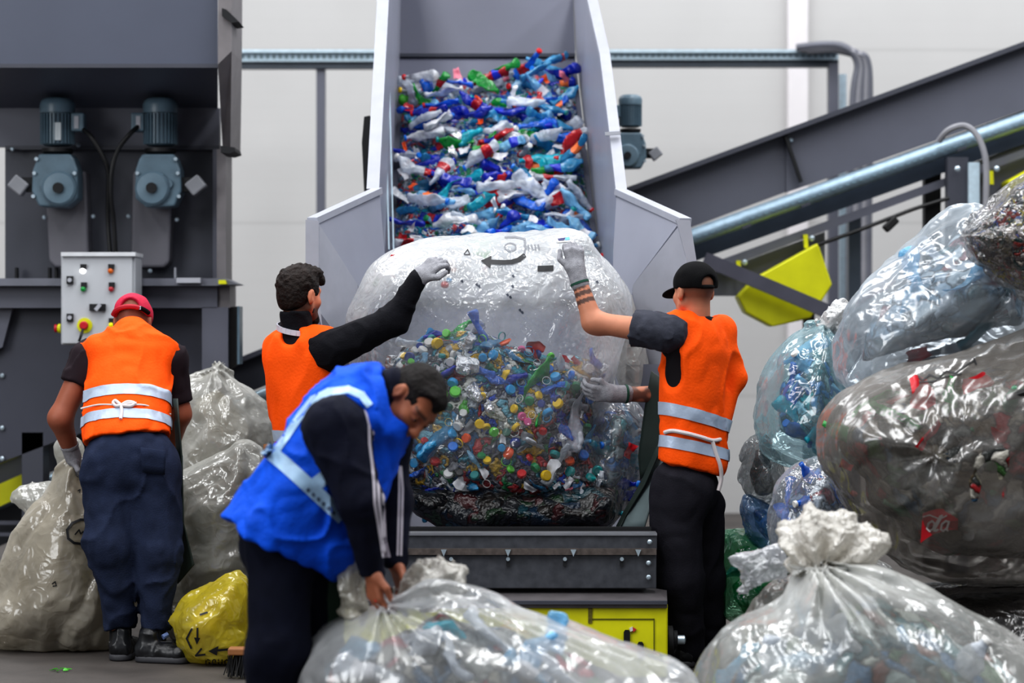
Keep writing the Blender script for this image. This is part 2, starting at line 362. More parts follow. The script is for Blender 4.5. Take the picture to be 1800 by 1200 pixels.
def project(film_obj, poly, step=3., out=.004):
    """ink on film: the pixel polygon laid onto the film's surface as a thin sheet of its own"""
    me = film_obj.data; L = WORLD[film_obj.name]
    key = film_obj.name
    if key not in BVH: BVH[key] = BVHTree.FromPolygons([v.co + L for v in me.vertices], [p.vertices[:] for p in me.polygons])
    bv = BVH[key]; cam = Vector((0, 0, CAMZ)); bm = bmesh.new()
    fv = [bm.verts.new((x, y, 0)) for x, y in poly]; bm.faces.new(fv)
    xs = [p[0] for p in poly]; ys = [p[1] for p in poly]
    for k in np.arange(min(xs) + step, max(xs), step): bmesh.ops.bisect_plane(bm, geom=bm.verts[:] + bm.edges[:] + bm.faces[:], plane_co=(k, 0, 0), plane_no=(1, 0, 0))
    for k in np.arange(min(ys) + step, max(ys), step): bmesh.ops.bisect_plane(bm, geom=bm.verts[:] + bm.edges[:] + bm.faces[:], plane_co=(0, k, 0), plane_no=(0, 1, 0))
    bm.verts.index_update(); V = []; last = None
    for v in bm.verts:
        d = (P(v.co.x, v.co.y, 10) - cam).normalized(); h = bv.ray_cast(cam, d)[0]
        if h is None: h = P(v.co.x, v.co.y, last or WORLD[film_obj.name].y)
        last = h.y; V.append(h - d * out)
    Fc = [[v.index for v in f.verts] for f in bm.faces]; bm.free(); return V, Fc
BVH = {}
def ink(film_obj, polys, name, m, parent, step=4., out=.004):
    b = MB()
    for p in polys: V, Fc = project(film_obj, p, step, out); b.add(V, Fc)
    return b.build(name, m, parent, smooth=True)
def stroke(pts, w):
    """a pen line as a list of quads in pixels"""
    out = []
    for (x0, y0), (x1, y1) in zip(pts, pts[1:]):
        l = math.hypot(x1 - x0, y1 - y0) or 1; dx, dy = (x1 - x0) / l, (y1 - y0) / l; nx, ny = -dy * w / 2, dx * w / 2; e = w * .3
        x0 -= dx * e; y0 -= dy * e; x1 += dx * e; y1 += dy * e
        out.append([(x0 + nx, y0 + ny), (x1 + nx, y1 + ny), (x1 - nx, y1 - ny), (x0 - nx, y0 - ny)])
    return out
# ---------------------------------------------------------------- materials
M_wall = mat('wall_panel_paint', (196, 195, 194), .55, var=.03, vscale=1.2)
nt = M_wall.node_tree; bs = [n for n in nt.nodes if n.type == 'BSDF_PRINCIPLED'][0]
tc = nn(nt, 'ShaderNodeTexCoord'); sx = nn(nt, 'ShaderNodeSeparateXYZ'); nt.links.new(tc.outputs['Object'], sx.inputs[0])
def joint(period, width, off, dark):
    a = nn(nt, 'ShaderNodeMath', operation='ADD'); nt.links.new(sx.outputs[2], a.inputs[0]); a.inputs[1].default_value = off
    b = nn(nt, 'ShaderNodeMath', operation='PINGPONG'); nt.links.new(a.outputs[0], b.inputs[0]); b.inputs[1].default_value = period / 2
    r = nn(nt, 'ShaderNodeMapRange'); nt.links.new(b.outputs[0], r.inputs[0]); r.inputs[1].default_value = 0; r.inputs[2].default_value = width; r.inputs[3].default_value = dark; r.inputs[4].default_value = 1
    return r
src = bs.inputs['Base Color'].links[0].from_socket
for args in ((1.43, .018, 1.43 - (2.4 % 1.43), .86), (.12, .012, 0, .985)):
    r = joint(*args); mx = nn(nt, 'ShaderNodeMix', data_type='RGBA', blend_type='MULTIPLY'); mx.inputs[0].default_value = 1
    nt.links.new(src, mx.inputs[6]); nt.links.new(r.outputs[0], mx.inputs[7]); src = mx.outputs[2]
nt.links.new(src, bs.inputs['Base Color'])
M_floor = mat('concrete_floor', (74, 69, 66), .6, var=.3, vscale=3, bump=.08, bscale=60)
M_white = mat('white_column_paint', (228, 224, 226), .5, var=.03)
M_grey = mat('grey_machine_paint', (103, 105, 117), .42, var=.06, vscale=3)
M_grey_d = mat('dark_grey_machine_paint', (72, 74, 84), .45, var=.08, vscale=3)
M_grey_l = mat('light_grey_sheet_steel', (176, 178, 186), .42, var=.05, vscale=4)
M_hood = mat('grey_hood_paint', (92, 97, 112), .4, var=.05, vscale=2)
M_brown = mat('dusty_grey_edge', (122, 118, 120), .5, var=.12, vscale=8)
M_black = mat('black_rubber', (18, 18, 20), .5, var=.2)
M_dark = mat('dark_gap', (24, 25, 29), .7)
M_galv = mat('galvanised_steel', (176, 196, 208), .32, .75, var=.16, vscale=30, stretch=(1, 1, 1))
M_galv_l = mat('pale_galvanised_steel', (206, 226, 238), .35, .25, var=.1, vscale=30)
M_motor = mat('blue_grey_motor_paint', (98, 120, 134), .36, var=.14, vscale=14)
M_bolt = mat('zinc_bolt', (190, 205, 215), .3, .6)
M_yellow = mat('yellow_guard_paint', (222, 222, 18), .45, var=.06, vscale=8)
M_cab = mat('cabinet_paint', (190, 193, 198), .4, var=.03)
def boxpx(b, x0, y0, x1, y1, D, dep):
    a = P(x0, y1, D); c = P(x1, y0, D); return b.box((a.x, D, a.z), (c.x, D + dep, c.z))
def polypx(b, pts, D, th): return b.poly([P(x, y, D) for x, y in pts], th, (0, 1, 0))
def bolt(px, py, D, parent, r=.012, name='bolt', m=None):
    return MB().lathe([(r, 0), (r, .008), (r * .5, .013)], P(px, py, D), (0, -1, 0), 8).build(name, m or M_bolt, parent)

# ---------------------------------------------------------------- the hall
struct(MB().box((-16, -1, -.1), (16, 20.3, 0)).build('floor', M_floor))
struct(MB().box((-16, 20, 0), (16, 20.25, 9)).build('wall_back', M_wall))
t = MB(); boxpx(t, 1385, -700, 1421, 880, 19.9, .1); struct(t.build('trim_1', M_white, bevel=.01))

# ---------------------------------------------------------------- sorting machine on the left
SM = empty('sorting_machine', P(200, 1000, 13.9)); tag(SM, 'tall dark grey steel sorting machine carrying two upright blue-grey gear motors', 'machine')
# hood: front plate leaning over the motors
b = MB(); pr = [(13.1, -60), (13.15, 113), (13.95, 190), (14.4, 190), (14.4, -60)]
b.add([P(-60, y, D) for D, y in pr] + [P(383, y, D) for D, y in pr], [(4, 3, 2, 1, 0), (5, 6, 7, 8, 9)] + [(i, (i + 1) % 5, (i + 1) % 5 + 5, i + 5) for i in range(5)])
b.build('hood', M_hood, SM)
b = MB(); polypx(b, [(-60, 112), (385, 112), (385, 119), (-60, 119)], 13.13, .02); b.build('hood_lip', M_grey_d, SM)
b = MB(); b.poly([P(384, -60, 13.05), P(408, -60, 13.05), P(407, 90, 13.05), P(405, 258, 13.6), P(391, 258, 13.6), P(388, 200, 13.6), P(383, 113, 13.05)], .5, (0, 1, 0)); b.build('hood_side', M_brown, SM)
b = MB(); polypx(b, [(390, 14), (398, 17), (412, 30), (420, 38), (408, 40), (390, 28)], 13.02, .25); b.build('hinge_bracket', M_dark, SM)
b = MB(); polypx(b, [(388, 256), (412, 259), (414, 266), (402, 270), (388, 268)], 13.3, .3); b.build('hinge_bracket', M_dark, SM)
b = MB(); boxpx(b, -40, 190, 386, 258, 13.95, .06); b.build('upper_plate', M_grey, SM)
b = MB(); boxpx(b, 9, 258, 382, 492, 14.0, .06); b.build('back_plate', M_grey_d, SM)
b = MB(); boxpx(b, 9, 256, 386, 263, 13.93, .08); b.build('plate_rib', M_grey_d, SM)
b = MB(); boxpx(b, 381, 262, 397, 492, 13.75, .3); b.build('side_flange', M_brown, SM)
b = MB(); boxpx(b, 374, 262, 382, 492, 13.9, .12); b.build('side_angle', M_grey, SM)
def drive_cover(x0, x1, y0, y1, c):
    b = MB(); pts = [(x0 - 3, y0), (x1, y0), (x1 + c, y1 - 10), (x1 + c - 10, y1), (x0 + c + 10, y1), (x0 + c, y1 - 12)]
    polypx(b, pts, 13.86, .14); b.build('drive_cover', mat('drive_cover_paint', (112, 111, 118), .4, var=.06, vscale=4), SM, bevel=.015)
drive_cover(80, 151, 300, 470, 6); drive_cover(236, 304, 300, 470, -6)
for x, y in ((78, 382), (164, 380), (226, 380), (311, 386), (22, 262), (138, 255), (264, 476)): bolt(x, y, 13.86 if y > 270 else 13.9, SM, .013)
for x in (26, 84, 96): 
    b = MB(); boxpx(b, x, 470, x + 4, 492, 13.9, .05); b.build('rib', M_dark, SM)
# cross beam with flange and end plate
b = MB(); boxpx(b, -60, 500, 382, 541, 13.6, .08); b.build('cross_beam', M_grey, SM)
b = MB(); polypx(b, [(-60, 489), (395, 489), (418, 499), (382, 502), (-60, 502)], 13.5, .35); b.build('beam_flange', mat('beam_flange_paint', (112, 114, 124), .4), SM)
b = MB(); boxpx(b, 381, 501, 404, 541, 13.62, .3); b.build('beam_end', M_brown, SM)
b = MB(); boxpx(b, 310, 488, 352, 497, 13.45, .06); b.build('clamp_bar', M_grey_l, SM)
b = MB(); polypx(b, [(384, 492), (396, 492), (398, 499), (384, 499)], 13.45, .05); b.build('marking_sticker', M_yellow, SM)
b = MB(); boxpx(b, 306, 470, 309, 492, 13.8, .05); b.build('rib', M_grey_l, SM)
# lower body
b = MB(); polypx(b, [(-60, 541), (356, 541), (356, 690), (97, 776), (-60, 836)], 13.75, .3); b.build('lower_panel', mat('lower_panel_paint', (72, 74, 86), .42, var=.07, vscale=3), SM)
b = MB(); polypx(b, [(-60, 541), (22, 541), (4, 610), (-60, 640)], 13.68, .06); b.build('side_gusset', M_grey, SM)
b = MB(); polypx(b, [(355, 540), (401, 540), (401, 760), (355, 790)], 13.6, .12); b.build('support_post', M_grey, SM)
b = MB(); polypx(b, [(402, 540), (419, 538), (419, 640), (402, 650)], 13.66, .1); b.build('rubber_seal', M_black, SM)
b = MB(); boxpx(b, 417, 538, 421, 640, 13.6, .16); b.build('seal_strip', M_motor, SM)
for x, y in ((4, 660), (4, 752), (4, 806)): bolt(x, y, 13.74, SM, .014)
# legs reaching the floor behind the bags
for x in (60, 330):
    b = MB(); b.box((P(x, 0, 13.8).x - .06, 13.75, 0), (P(x, 0, 13.8).x + .06, 13.95, P(0, 760, 13.75).z)); b.build('machine_leg', M_grey_d, SM)

# ---------------------------------------------------------------- gear motors
def gear_motor(px, py, D, k, s, label, group=None, plate=True):
    """px, py: middle of the neck; k metres per unit; s: side of the terminal box"""
    c = P(px, py, D); T = tag(empty('gear_motor', c), label, 'motor', group)
    def Q(x, z, y=0.): return c + Vector((x * s * k, y * k, z * k))
    u = (0, 0, 1)
    b = MB().lathe([(.070 * k, 0), (.082 * k, .01 * k), (.082 * k, .19 * k), (.07 * k, .2 * k)], Q(0, .02), u, 28)
    for i in range(28):
        t = i / 28 * 2 * math.pi; d = Vector((math.cos(t), math.sin(t), 0)); p = Q(0, .03) + d * .085 * k
        b.bar(p, p + Vector((0, 0, .17 * k)), .005 * k, .024 * k, d)
    b.build('motor_body', M_motor, T, smooth=True)
    MB().lathe([(.098 * k, 0), (.1 * k, .045 * k), (.092 * k, .07 * k), (.07 * k, .085 * k), (.02 * k, .088 * k)], Q(0, .205), u, 28).build('fan_cowl', M_motor, T, smooth=True)
    MB().lathe([(.075 * k, 0), (.088 * k, .01 * k), (.088 * k, .03 * k)], Q(0, -.025), u, 28).build('neck_flange', M_black, T, smooth=True)
    b = MB(); pts = [(-.11, -.06), (-.09, -.03), (.09, -.03), (.125, -.12), (.13, -.24), (.09, -.325), (-.07, -.33), (-.13, -.28), (-.13, -.12)]
    b.poly([Q(x, z, -.085) for x, z in pts], .17 * k, (0, 1, 0)); b.build('gearbox', M_motor, T, bevel=.012 * k)
    MB().lathe([(.098 * k, 0), (.098 * k, .025 * k), (.085 * k, .04 * k), (.03 * k, .045 * k)], Q(-.03 if s > 0 else -.03, -.225, -.085), (0, -1, 0), 28).build('gear_cover', mat('motor_cover_paint', (104, 126, 140), .35, var=.12, vscale=14), T, smooth=True)
    MB().lathe([(.03 * k, 0), (.03 * k, .02 * k)], Q(-.03, -.225, -.13), (0, -1, 0), 18).build('shaft_end', M_dark, T, smooth=True)
    MB().lathe([(.03 * k, 0), (.028 * k, .018 * k)], Q(.055, -.2, -.085), (0, -1, 0), 16).build('oil_plug', M_motor, T, smooth=True)
    b = MB(); b.bar(Q(.12, -.2, -.02), Q(.2, -.2, -.02), .06 * k, .08 * k); b.build('torque_arm', M_dark, T)
    b = MB(); b.bar(Q(.17, -.235, -.04), Q(.245, -.175, -.04), .09 * k, .085 * k); b.build('torque_bracket', mat('torque_bracket_paint', (140, 142, 148), .4), T, bevel=.01 * k)
    for dx, dz in ((.112, -.14), (.118, -.27), (-.115, -.14), (.1, -.06)): MB().lathe([(.011 * k, 0), (.011 * k, .02 * k)], Q(dx, dz, -.085), (0, -1, 0), 8).build('bolt', M_bolt, T)
    b = MB(); a = Q(-.085, .1, -.055); e = Q(-.16, .205, .045); b.box([min(a[i], e[i]) for i in range(3)], [max(a[i], e[i]) for i in range(3)]); tb = b.build('terminal_box', M_motor, T, bevel=.01 * k)
    if plate:
        b = MB(); a = Q(-.105, .115, -.06); e = Q(-.13, .185, -.056); b.box([min(a[i], e[i]) for i in range(3)], [max(a[i], e[i]) for i in range(3)]); b.build('cover_plate', M_grey_l, tb)
    return T, Q
gm, _ = gear_motor(101, 263, 13.7, 1., -1, 'blue-grey gear motor standing above the left drive cover, white rating plate on its fins', 'pair of gear motors')
b = MB(); boxpx(b, 94, 215, 107, 246, 13.605, .02); b.build('rating_plate', mat('rating_plate', (196, 204, 208), .4), gm)
gear_motor(282, 263, 13.7, 1., 1, 'blue-grey gear motor standing above the drive cover nearer the white wall', 'pair of gear motors')
gear_motor(1108, 228, 14.6, .72, 1, 'small blue-grey gear motor mounted behind the chute wall near the sloping conveyor', None, False)
def cable(name, pts, r, label, m=None, n=8, sub=6, parent=None):
    pts = [Vector(p) for p in pts]; out = []
    for i in range(len(pts) - 1):
        p0, p1, p2, p3 = pts[max(i - 1, 0)], pts[i], pts[i + 1], pts[min(i + 2, len(pts) - 1)]
        for j in range(sub):
            t = j / sub; out.append(.5 * ((2 * p1) + (p2 - p0) * t + (2 * p0 - 5 * p1 + 4 * p2 - p3) * t * t + (3 * p1 - p0 - 3 * p2 + p3) * t ** 3))
    out.append(pts[-1]); o = MB().tube(out, r, n).build(name, m or M_black, parent, smooth=True)
    if label: tag(o, label, 'cable')
    return o
cable('power_cable', [P(x, y, D) for x, y, D in ((147, 228, 13.65), (160, 240, 13.6), (178, 270, 13.6), (190, 300, 13.62), (190, 345, 13.66), (190, 390, 13.7), (194, 448, 13.7))], .013, 'black power cable curving down from the motor with the white rating plate')
cable('power_cable', [P(x, y, D) for x, y, D in ((243, 222, 13.65), (228, 236, 13.6), (208, 262, 13.6), (197, 296, 13.58), (195, 345, 13.6), (200, 390, 13.64), (203, 448, 13.66))], .013, 'black power cable curving down from the motor beside the white wall')

# ---------------------------------------------------------------- control cabinet
CC = tag(empty('control_cabinet', P(172, 605, 13.3)), 'pale grey control cabinet with indicator lamps hanging on the sorting machine', 'cabinet')
b = MB(); boxpx(b, 107, 445, 238, 606, 13.24, .24); b.build('cabinet_box', M_cab, CC, bevel=.008)
b = MB(); boxpx(b, 109, 450, 233, 604, 13.22, .02); b.build('cabinet_door', M_cab, CC, bevel=.006)
b = MB(); boxpx(b, 107, 443, 238, 450, 13.2, .28); b.build('cabinet_rain_lip', mat('cabinet_edge', (214, 216, 220), .4), CC)
def lampbtn(x, y, rgb, em, nm, lab):
    b = MB(); boxpx(b, x - 5, y - 12, x + 5, y - 3, 13.2, .02); h = b.build('lamp_holder', M_dark, CC)
    o = MB().lathe([(.0155, 0), (.0155, .012), (.012, .026), (.004, .031)], P(x, y, 13.22), (0, -1, 0), 18).build('indicator_lamp', mat(nm, rgb, .2, emit=em), CC, smooth=True); o['label'] = lab
lampbtn(146, 476, (255, 255, 255), 2.2, 'lamp_white', 'lit white indicator lamp'); lampbtn(195, 476, (200, 96, 10), .1, 'lamp_amber', 'amber indicator lamp')
lampbtn(147, 508, (10, 140, 60), .05, 'lamp_green', 'green indicator lamp'); lampbtn(196, 508, (170, 40, 50), .05, 'lamp_red', 'red indicator lamp'); lampbtn(196, 571, (230, 220, 0), .2, 'lamp_yellow', 'yellow indicator lamp')
for y in (492, 558):
    b = MB(); boxpx(b, 117, y - 7, 128, y + 7, 13.2, .02); q = b.build('door_lock', M_dark, CC); MB().lathe([(.012, 0), (.012, .006)], P(122.5, y, 13.2), (0, -1, 0), 12).build('lock_slot', M_grey_l, q)
b = MB(); boxpx(b, 157, 534, 185, 546, 13.2, .02); q = b.build('selector_switch', M_dark, CC)
b = MB(); b.bar(P(168, 545, 13.17), P(176, 535, 13.17), .02, .016, (0, 1, 0)); b.build('switch_knob', M_grey_l, q)
o = MB().lathe([(.042, 0), (.042, .006)], P(149, 572, 13.22), (0, -1, 0), 24).build('emergency_stop', M_yellow, CC, smooth=True)
MB().lathe([(.016, 0), (.016, .02), (.024, .022), (.024, .036), (.018, .042)], P(149, 572, 13.215), (0, -1, 0), 20).build('stop_button', mat('stop_red', (190, 20, 40), .35), o, smooth=True)
o = MB().lathe([(.026, 0), (.026, .012), (.02, .018)], P(107, 577, 13.35), (-1, 0, 0), 16).build('side_knob', M_yellow, CC, smooth=True); MB().lathe([(.022, 0), (.022, .014)], P(104, 577, 13.35) - Vector((.01, 0, 0)), (-1, 0, 0), 16).build('knob_grip', mat('stop_red', (190, 20, 40)), o, smooth=True)
cable('pendant_lead', [P(146, 578, 13.18), P(143, 588, 13.14), P(139, 600, 13.14)], .008, None, parent=CC)

# ---------------------------------------------------------------- chute conveyor in the middle
CH = tag(empty('feed_conveyor', (0, 11.2, 0)), 'steep pale steel feed conveyor carrying crushed bottles up out of a flared hopper', 'conveyor')
M_belt = mat('belt_grey', (98, 100, 114), .5, var=.06, vscale=3)
M_chute = mat('chute_steel', (150, 152, 164), .4, var=.05, vscale=3)
M_edge = mat('chute_edge_white', (166, 168, 178), .45, var=.05, vscale=12)
def bz(y): return .5 + .957 * (y - 11.6)
def bxr(y): return .575 - .0735 * (y - 11.6)
XL = -.665
b = MB(); ys = [11.6, 12.4, 13.2, 14.32]
V = [(XL, 10.42, .5), (.6, 10.42, .5)] + [p for y in ys for p in ((XL, y, bz(y)), (bxr(y), y, bz(y)))]
V = V + [(x, y, z - .05) for x, y, z in V]; n = len(V) // 2; Fc = []
for i in range(0, n - 2, 2): Fc += [(i, i + 1, i + 3, i + 2), (i + n + 2, i + 3 + n, i + 1 + n, i + n), (i, i + 2, i + 2 + n, i + n), (i + 1, i + 1 + n, i + 3 + n, i + 3)]
Fc += [(0, n, n + 1, 1), (n - 2, n - 1, 2 * n - 1, 2 * n - 2)]
b.add(V, Fc); b.build('belt', M_belt, CH)
for y in (12.2, 12.75):       # cleats across the belt
    b = MB(); b.bar((XL + .03, y, bz(y) + .03), (bxr(y) - .03, y, bz(y) + .03), .02, .07, (0, -.69, .72)); b.build('belt_cleat', M_belt, CH)
b = MB(); b.poly([(XL, 14.32, bz(14.32)), (bxr(14.32), 14.32, bz(14.32)), (.34, 14.75, 4.3), (XL, 14.75, 4.3)], .03, (0, 1, 0)); b.build('back_panel', mat('back_panel_steel', (96, 98, 112), .4, var=.05, vscale=2), CH)
b = MB(); b.bar((XL, 14.31, bz(14.32) + .01), (bxr(14.32), 14.31, bz(14.32) + .01), .03, .02); b.build('seam_bar', M_grey_d, CH)
o = MB().lathe([(.02, 0), (.02, .03)], P(826, 4, 14.55), (0, -1, 0), 10).build('bolt', M_bolt, CH)
# side walls
zl = lambda y: 2.16 + 1.135 * (y - 12.0)
wl = [(12.0, 2.16), (13.6, zl(13.6)), (14.9, zl(13.6)), (14.9, 3.4), (11.6, .45), (11.6, 1.1)]
b = MB(); b.poly([(XL, y, z) for y, z in wl], .025, (-1, 0, 0)); b.build('side_wall', M_chute, CH)
b = MB(); b.bar((-.69, 12.0, 2.16), (-.69, 13.6, zl(13.6)), .062, .05, (0, -.75, .66)); b.build('wall_edge', M_edge, CH)
for px in (672, 680): 
    b = MB(); b.bar(P(px + 2, 60, 13.4), P(px + 12, 440, 12.7), .008, .02, (0, -.7, .7)); b.build('skirt_strip', M_galv_l, CH)
def R3(px, py, D): return P(px, py, D)
rw = [R3(1032, -60, 13.5), R3(1033, 0, 13.2), R3(1055, 100, 12.85), R3(1075, 235, 12.35), R3(1086, 339, 12.0)]
b = MB(); low = [(bxr(y) + .01, y, bz(y) - .05) for y in (11.6, 12.2, 13.0, 14.0, 14.8)]
V = [Vector(p) for p in low] + rw[::-1]
for i in range(4): b.poly([V[i], V[i + 1], V[5 + i + 1], V[5 + i]], .02)
b.build('side_wall', M_chute, CH, smooth=True)
b = MB()
ep = [R3(1039, -60, 13.5), R3(1040, 0, 13.2), R3(1063, 100, 12.85), R3(1080, 235, 12.35), R3(1092, 340, 12.0)]
for a, e in zip(ep, ep[1:]): b.bar(a, e, .055, .05, (0, -.8, .6))
b.build('wall_edge', M_edge, CH)
b = MB(); polypx(b, [(1063, 232), (1090, 230), (1091, 236), (1064, 238)], 12.25, .03); b.build('edge_joint', M_grey_l, CH)
# flared hopper
def plate(nm, pts, m, th=.02): 
    b = MB(); b.poly(pts, th); return b.build(nm, m, CH)
def onp(px, py, a, b, c):
    n = (b - a).cross(c - a); d = P(px, py, 1) - Vector((0, 0, CAMZ)); o = Vector((0, 0, CAMZ)); return o + d * ((a - o).dot(n) / d.dot(n))
t3 = (P(558, 389, 11.2), P(667, 336, 12.), P(628, 499, 11.5))
plate('hopper_plate', [t3[0], t3[1], onp(676, 445, *t3), onp(690, 600, *t3), onp(660, 590, *t3), t3[2]], M_chute)
t4 = (P(558, 389, 11.18), P(628, 499, 11.48), P(556, 540, 11.15))
plate('hopper_wing', [t4[0], t4[1], onp(640, 560, *t4), onp(600, 600, *t4), t4[2]], M_edge)
plate('hopper_side', [P(556, 540, 11.15), P(600, 600, 11.2), P(640, 565, 11.35), P(680, 760, 11.3), P(640, 900, 11.1), P(590, 900, 11.1), P(575, 700, 11.1)], M_grey)
b = MB(); polypx(b, [(537, 386), (560, 388), (560, 520), (575, 640), (552, 640), (537, 520)], 11.15, .05); b.build('hopper_edge', M_edge, CH)
b = MB(); b.bar(P(549, 388, 11.18), P(664, 335, 12.0), .05, .03); b.build('hopper_rim', M_edge, CH)
t5 = (P(1084, 340, 12.0), P(1192, 394, 11.2), P(1113, 500, 11.5))
plate('hopper_plate', [t5[0], t5[1], t5[2], onp(1100, 600, *t5), onp(1075, 600, *t5), onp(1078, 440, *t5)], M_chute)
t6 = (P(1194, 396, 11.18), P(1215, 600, 11.15), P(1113, 500, 11.48))
plate('hopper_wing', [t6[0], onp(1208, 440, *t6), t6[1], onp(1190, 680, *t6), onp(1100, 640, *t6), t6[2]], M_edge)
b = MB(); polypx(b, [(1188, 386), (1213, 387), (1224, 455), (1226, 700), (1206, 700), (1206, 452), (1192, 397)], 11.1, .05); b.build('hopper_edge', M_edge, CH)
b = MB(); b.bar(P(1090, 337, 12.0), P(1205, 389, 11.18), .06, .03); b.build('hopper_rim', M_edge, CH)
plate('hopper_side', [P(1190, 640, 11.2), P(1215, 640, 11.15), P(1150, 900, 11.1), P(1100, 900, 11.2), P(1100, 640, 11.35)], M_grey)
b = MB(); polypx(b, [(640, 205), (650, 203), (653, 260), (648, 338), (640, 338), (636, 250)], 13.2, .1); b.build('belt_tensioner', M_dark, CH)
b = MB(); b.bar(P(1096, 262, 14.6) + Vector((-.18, .12, 0)), P(1108, 262, 14.6) + Vector((.02, .12, 0)), .1, .12); b.bar((.30, 14.66, P(0, 262, 14.6).z - .04), P(1100, 262, 14.6) + Vector((0, .1, -.04)), .06, .08); b.build('motor_bracket', M_grey_d, CH)
b = MB(); b.bar(P(644, 280, 13.22), P(668, 280, 13.22), .05, .05); b.build('tensioner_arm', M_dark, CH)
# front beam, ledge and yellow frame
M_beam = mat('dark_beam_steel', (78, 80, 86), .38, .2, var=.25, vscale=22)
b = MB(); boxpx(b, 592, 940, 1155, 966, 10.3, .1); boxpx(b, 592, 974, 1154, 1034, 10.3, .06); b.build('front_beam', M_beam, CH, bevel=.004)
b = MB(); boxpx(b, 592, 964, 1154, 975, 10.28, .08); b.build('beam_groove', mat('beam_groove_rust', (92, 84, 80), .5, .2, var=.3, vscale=40), CH)
b = MB(); boxpx(b, 592, 937, 1155, 941, 10.29, .12); b.build('beam_top_edge', mat('worn_steel_edge', (150, 152, 158), .3, .5), CH)
for x in (793, 893, 993, 1093):
    b = MB(); boxpx(b, x - 3, 983, x + 3, 995, 10.29, .02); q = b.build('beam_slot', M_dark, CH); MB().lathe([(.0085, 0), (.0085, .01)], P(x, 982, 10.29), (0, -1, 0), 10).build('bolt', M_bolt, q)
for x in (780, 893, 1008, 1122):
    b = MB(); polypx(b, [(x - 5, 966), (x + 5, 966), (x, 978)], 10.27, .01); b.build('weld_drip', M_bolt, CH)
for x, y in ((1140, 989), (1140, 1014), (1142, 952)): bolt(x, y, 10.29, CH, .011)
b = MB(); b.poly([P(592, 1034, 10.4), P(1154, 1034, 10.4), P(1172, 1037, 10.4), P(1173, 1056, 10.18), P(592, 1056, 10.18)], .03, (0, .2, -1)); b.build('front_ledge', mat('ledge_steel', (98, 94, 96), .4, .1, var=.2, vscale=10), CH)
b = MB(); boxpx(b, 592, 1056, 1173, 1062, 10.17, .1); b.build('ledge_lip', M_grey_d, CH)
f0 = P(592, 1060, 10.2); f1 = P(1174, 1060, 10.2)
b = MB(); b.box((f0.x, 10.2, .0), (f1.x, 10.36, f0.z)); YF = b.build('base_frame', mat('yellow_frame_paint', (224, 222, 20), .42, var=.08, vscale=10), CH, bevel=.008)
M_line = mat('panel_gap', (92, 92, 20), .6)
for q in ((1041, 1087, 1150, 1088.4), (1149, 1087, 1150.4, 1150), (1034, 1060, 1041, 1095)):
    b = MB(); boxpx(b, *q, 10.195, .01); b.build('panel_gap', M_line if q[2] != 1041 else mat('rusty_seam', (104, 96, 30), .7, var=.4, vscale=90), YF)
for x, y in ((1102, 1121), (1126, 1142)):
    b = MB(); r = 5.5; polypx(b, [(x - r, y - 10), (x - 3, y - 14), (x + 3, y - 14), (x + r, y - 10), (x + r, y + 10), (x + 3, y + 14), (x - 3, y + 14), (x - r, y + 10)], 10.19, .01); b.build('slot', M_black, YF)
b = MB(); polypx(b, [(1106, 1104), (1112, 1101), (1113, 1108), (1108, 1110)], 10.19, .008); b.build('sticker', mat('sticker_white', (225, 222, 216), .5), YF)
b = MB(); polypx(b, [(1112, 1102), (1119, 1106), (1113, 1111)], 10.19, .008); b.build('sticker', mat('sticker_red', (200, 50, 50), .5), YF)
o = MB().lathe([(.06, 0), (.06, .02), (.04, .025), (.04, .04)], P(1174, 1124, 10.28), (1, 0, 0), 20).build('shaft_bearing', M_dark, CH, smooth=True)
MB().lathe([(.02, .03), (.02, .07), (.012, .075)], P(1174, 1124, 10.28), (1, 0, 0), 14).build('shaft_end', M_bolt, o, smooth=True)
# under-frame of the belt and legs behind
b = MB(); b.box((XL, 10.5, .3), (.58, 11.65, .44)); b.build('belt_frame', M_grey_d, CH)
b = MB(); b.box((XL - .02, 10.42, .44), (.6, 10.46, .62)); b.box((XL - .02, 10.42, .44), (XL + .02, 11.5, .6)); b.build('beam_gap_shade', M_black, CH)  # black bars put in to paint the shade in the gap behind the beam
for x in (XL + .06, .5):
    b = MB(); b.box((x - .06, 11.4, 0), (x + .06, 11.55, .31)); b.build('frame_leg', M_grey_d, CH)
    b = MB(); b.box((x - .06, 14.0, 0), (x + .06, 14.15, bz(14) - .1)); b.build('frame_leg', M_grey_d, CH)

# ---------------------------------------------------------------- trays and posts behind
def tray(x0, y0, x1, y1, D, lab):
    T = tag(empty('cable_tray', P((x0 + x1) / 2, y1, D)), lab, 'cable tray')
    b = MB(); boxpx(b, x0, y0, x1, y0 + 5, D - .05, .3); boxpx(b, x0, y0 + 4, x1, y1, D, .02); b.build('tray_channel', M_galv_l, T)
    for k in range(int((x1 - x0) / 11)):
        b = MB(); boxpx(b, x0 + 5 + k * 11, y0 + 9, x0 + 10 + k * 11, y1 - 5, D - .004, .01); b.build('tray_slot', mat('tray_slot', (120, 146, 160), .5), T)
    b = MB(); boxpx(b, x0, y1, x1, y1 + 12, D + .03, .1); b.build('tray_shadow_strip', mat('tray_shadow_colour', (70, 78, 88), .5), T); return T  # the dark strip below the channel stands for the tray's shadow
T = tray(408, 87, 664, 108, 18, 'galvanised cable tray running behind the chute towards the sorting machine')
b = MB(); boxpx(b, 556, 114, 571, 600 + CAMZ * F / 18.06, 18.06, .1); b.build('tray_post', M_grey, T)
T = tray(1052, 87, 1474, 105, 18, 'galvanised cable tray along the white wall ending at the grey cable drop')
b = MB(); boxpx(b, 1457, 110, 1474, 600 + CAMZ * F / 18.02, 18.02, .1); b.build('tray_post', M_grey, T)
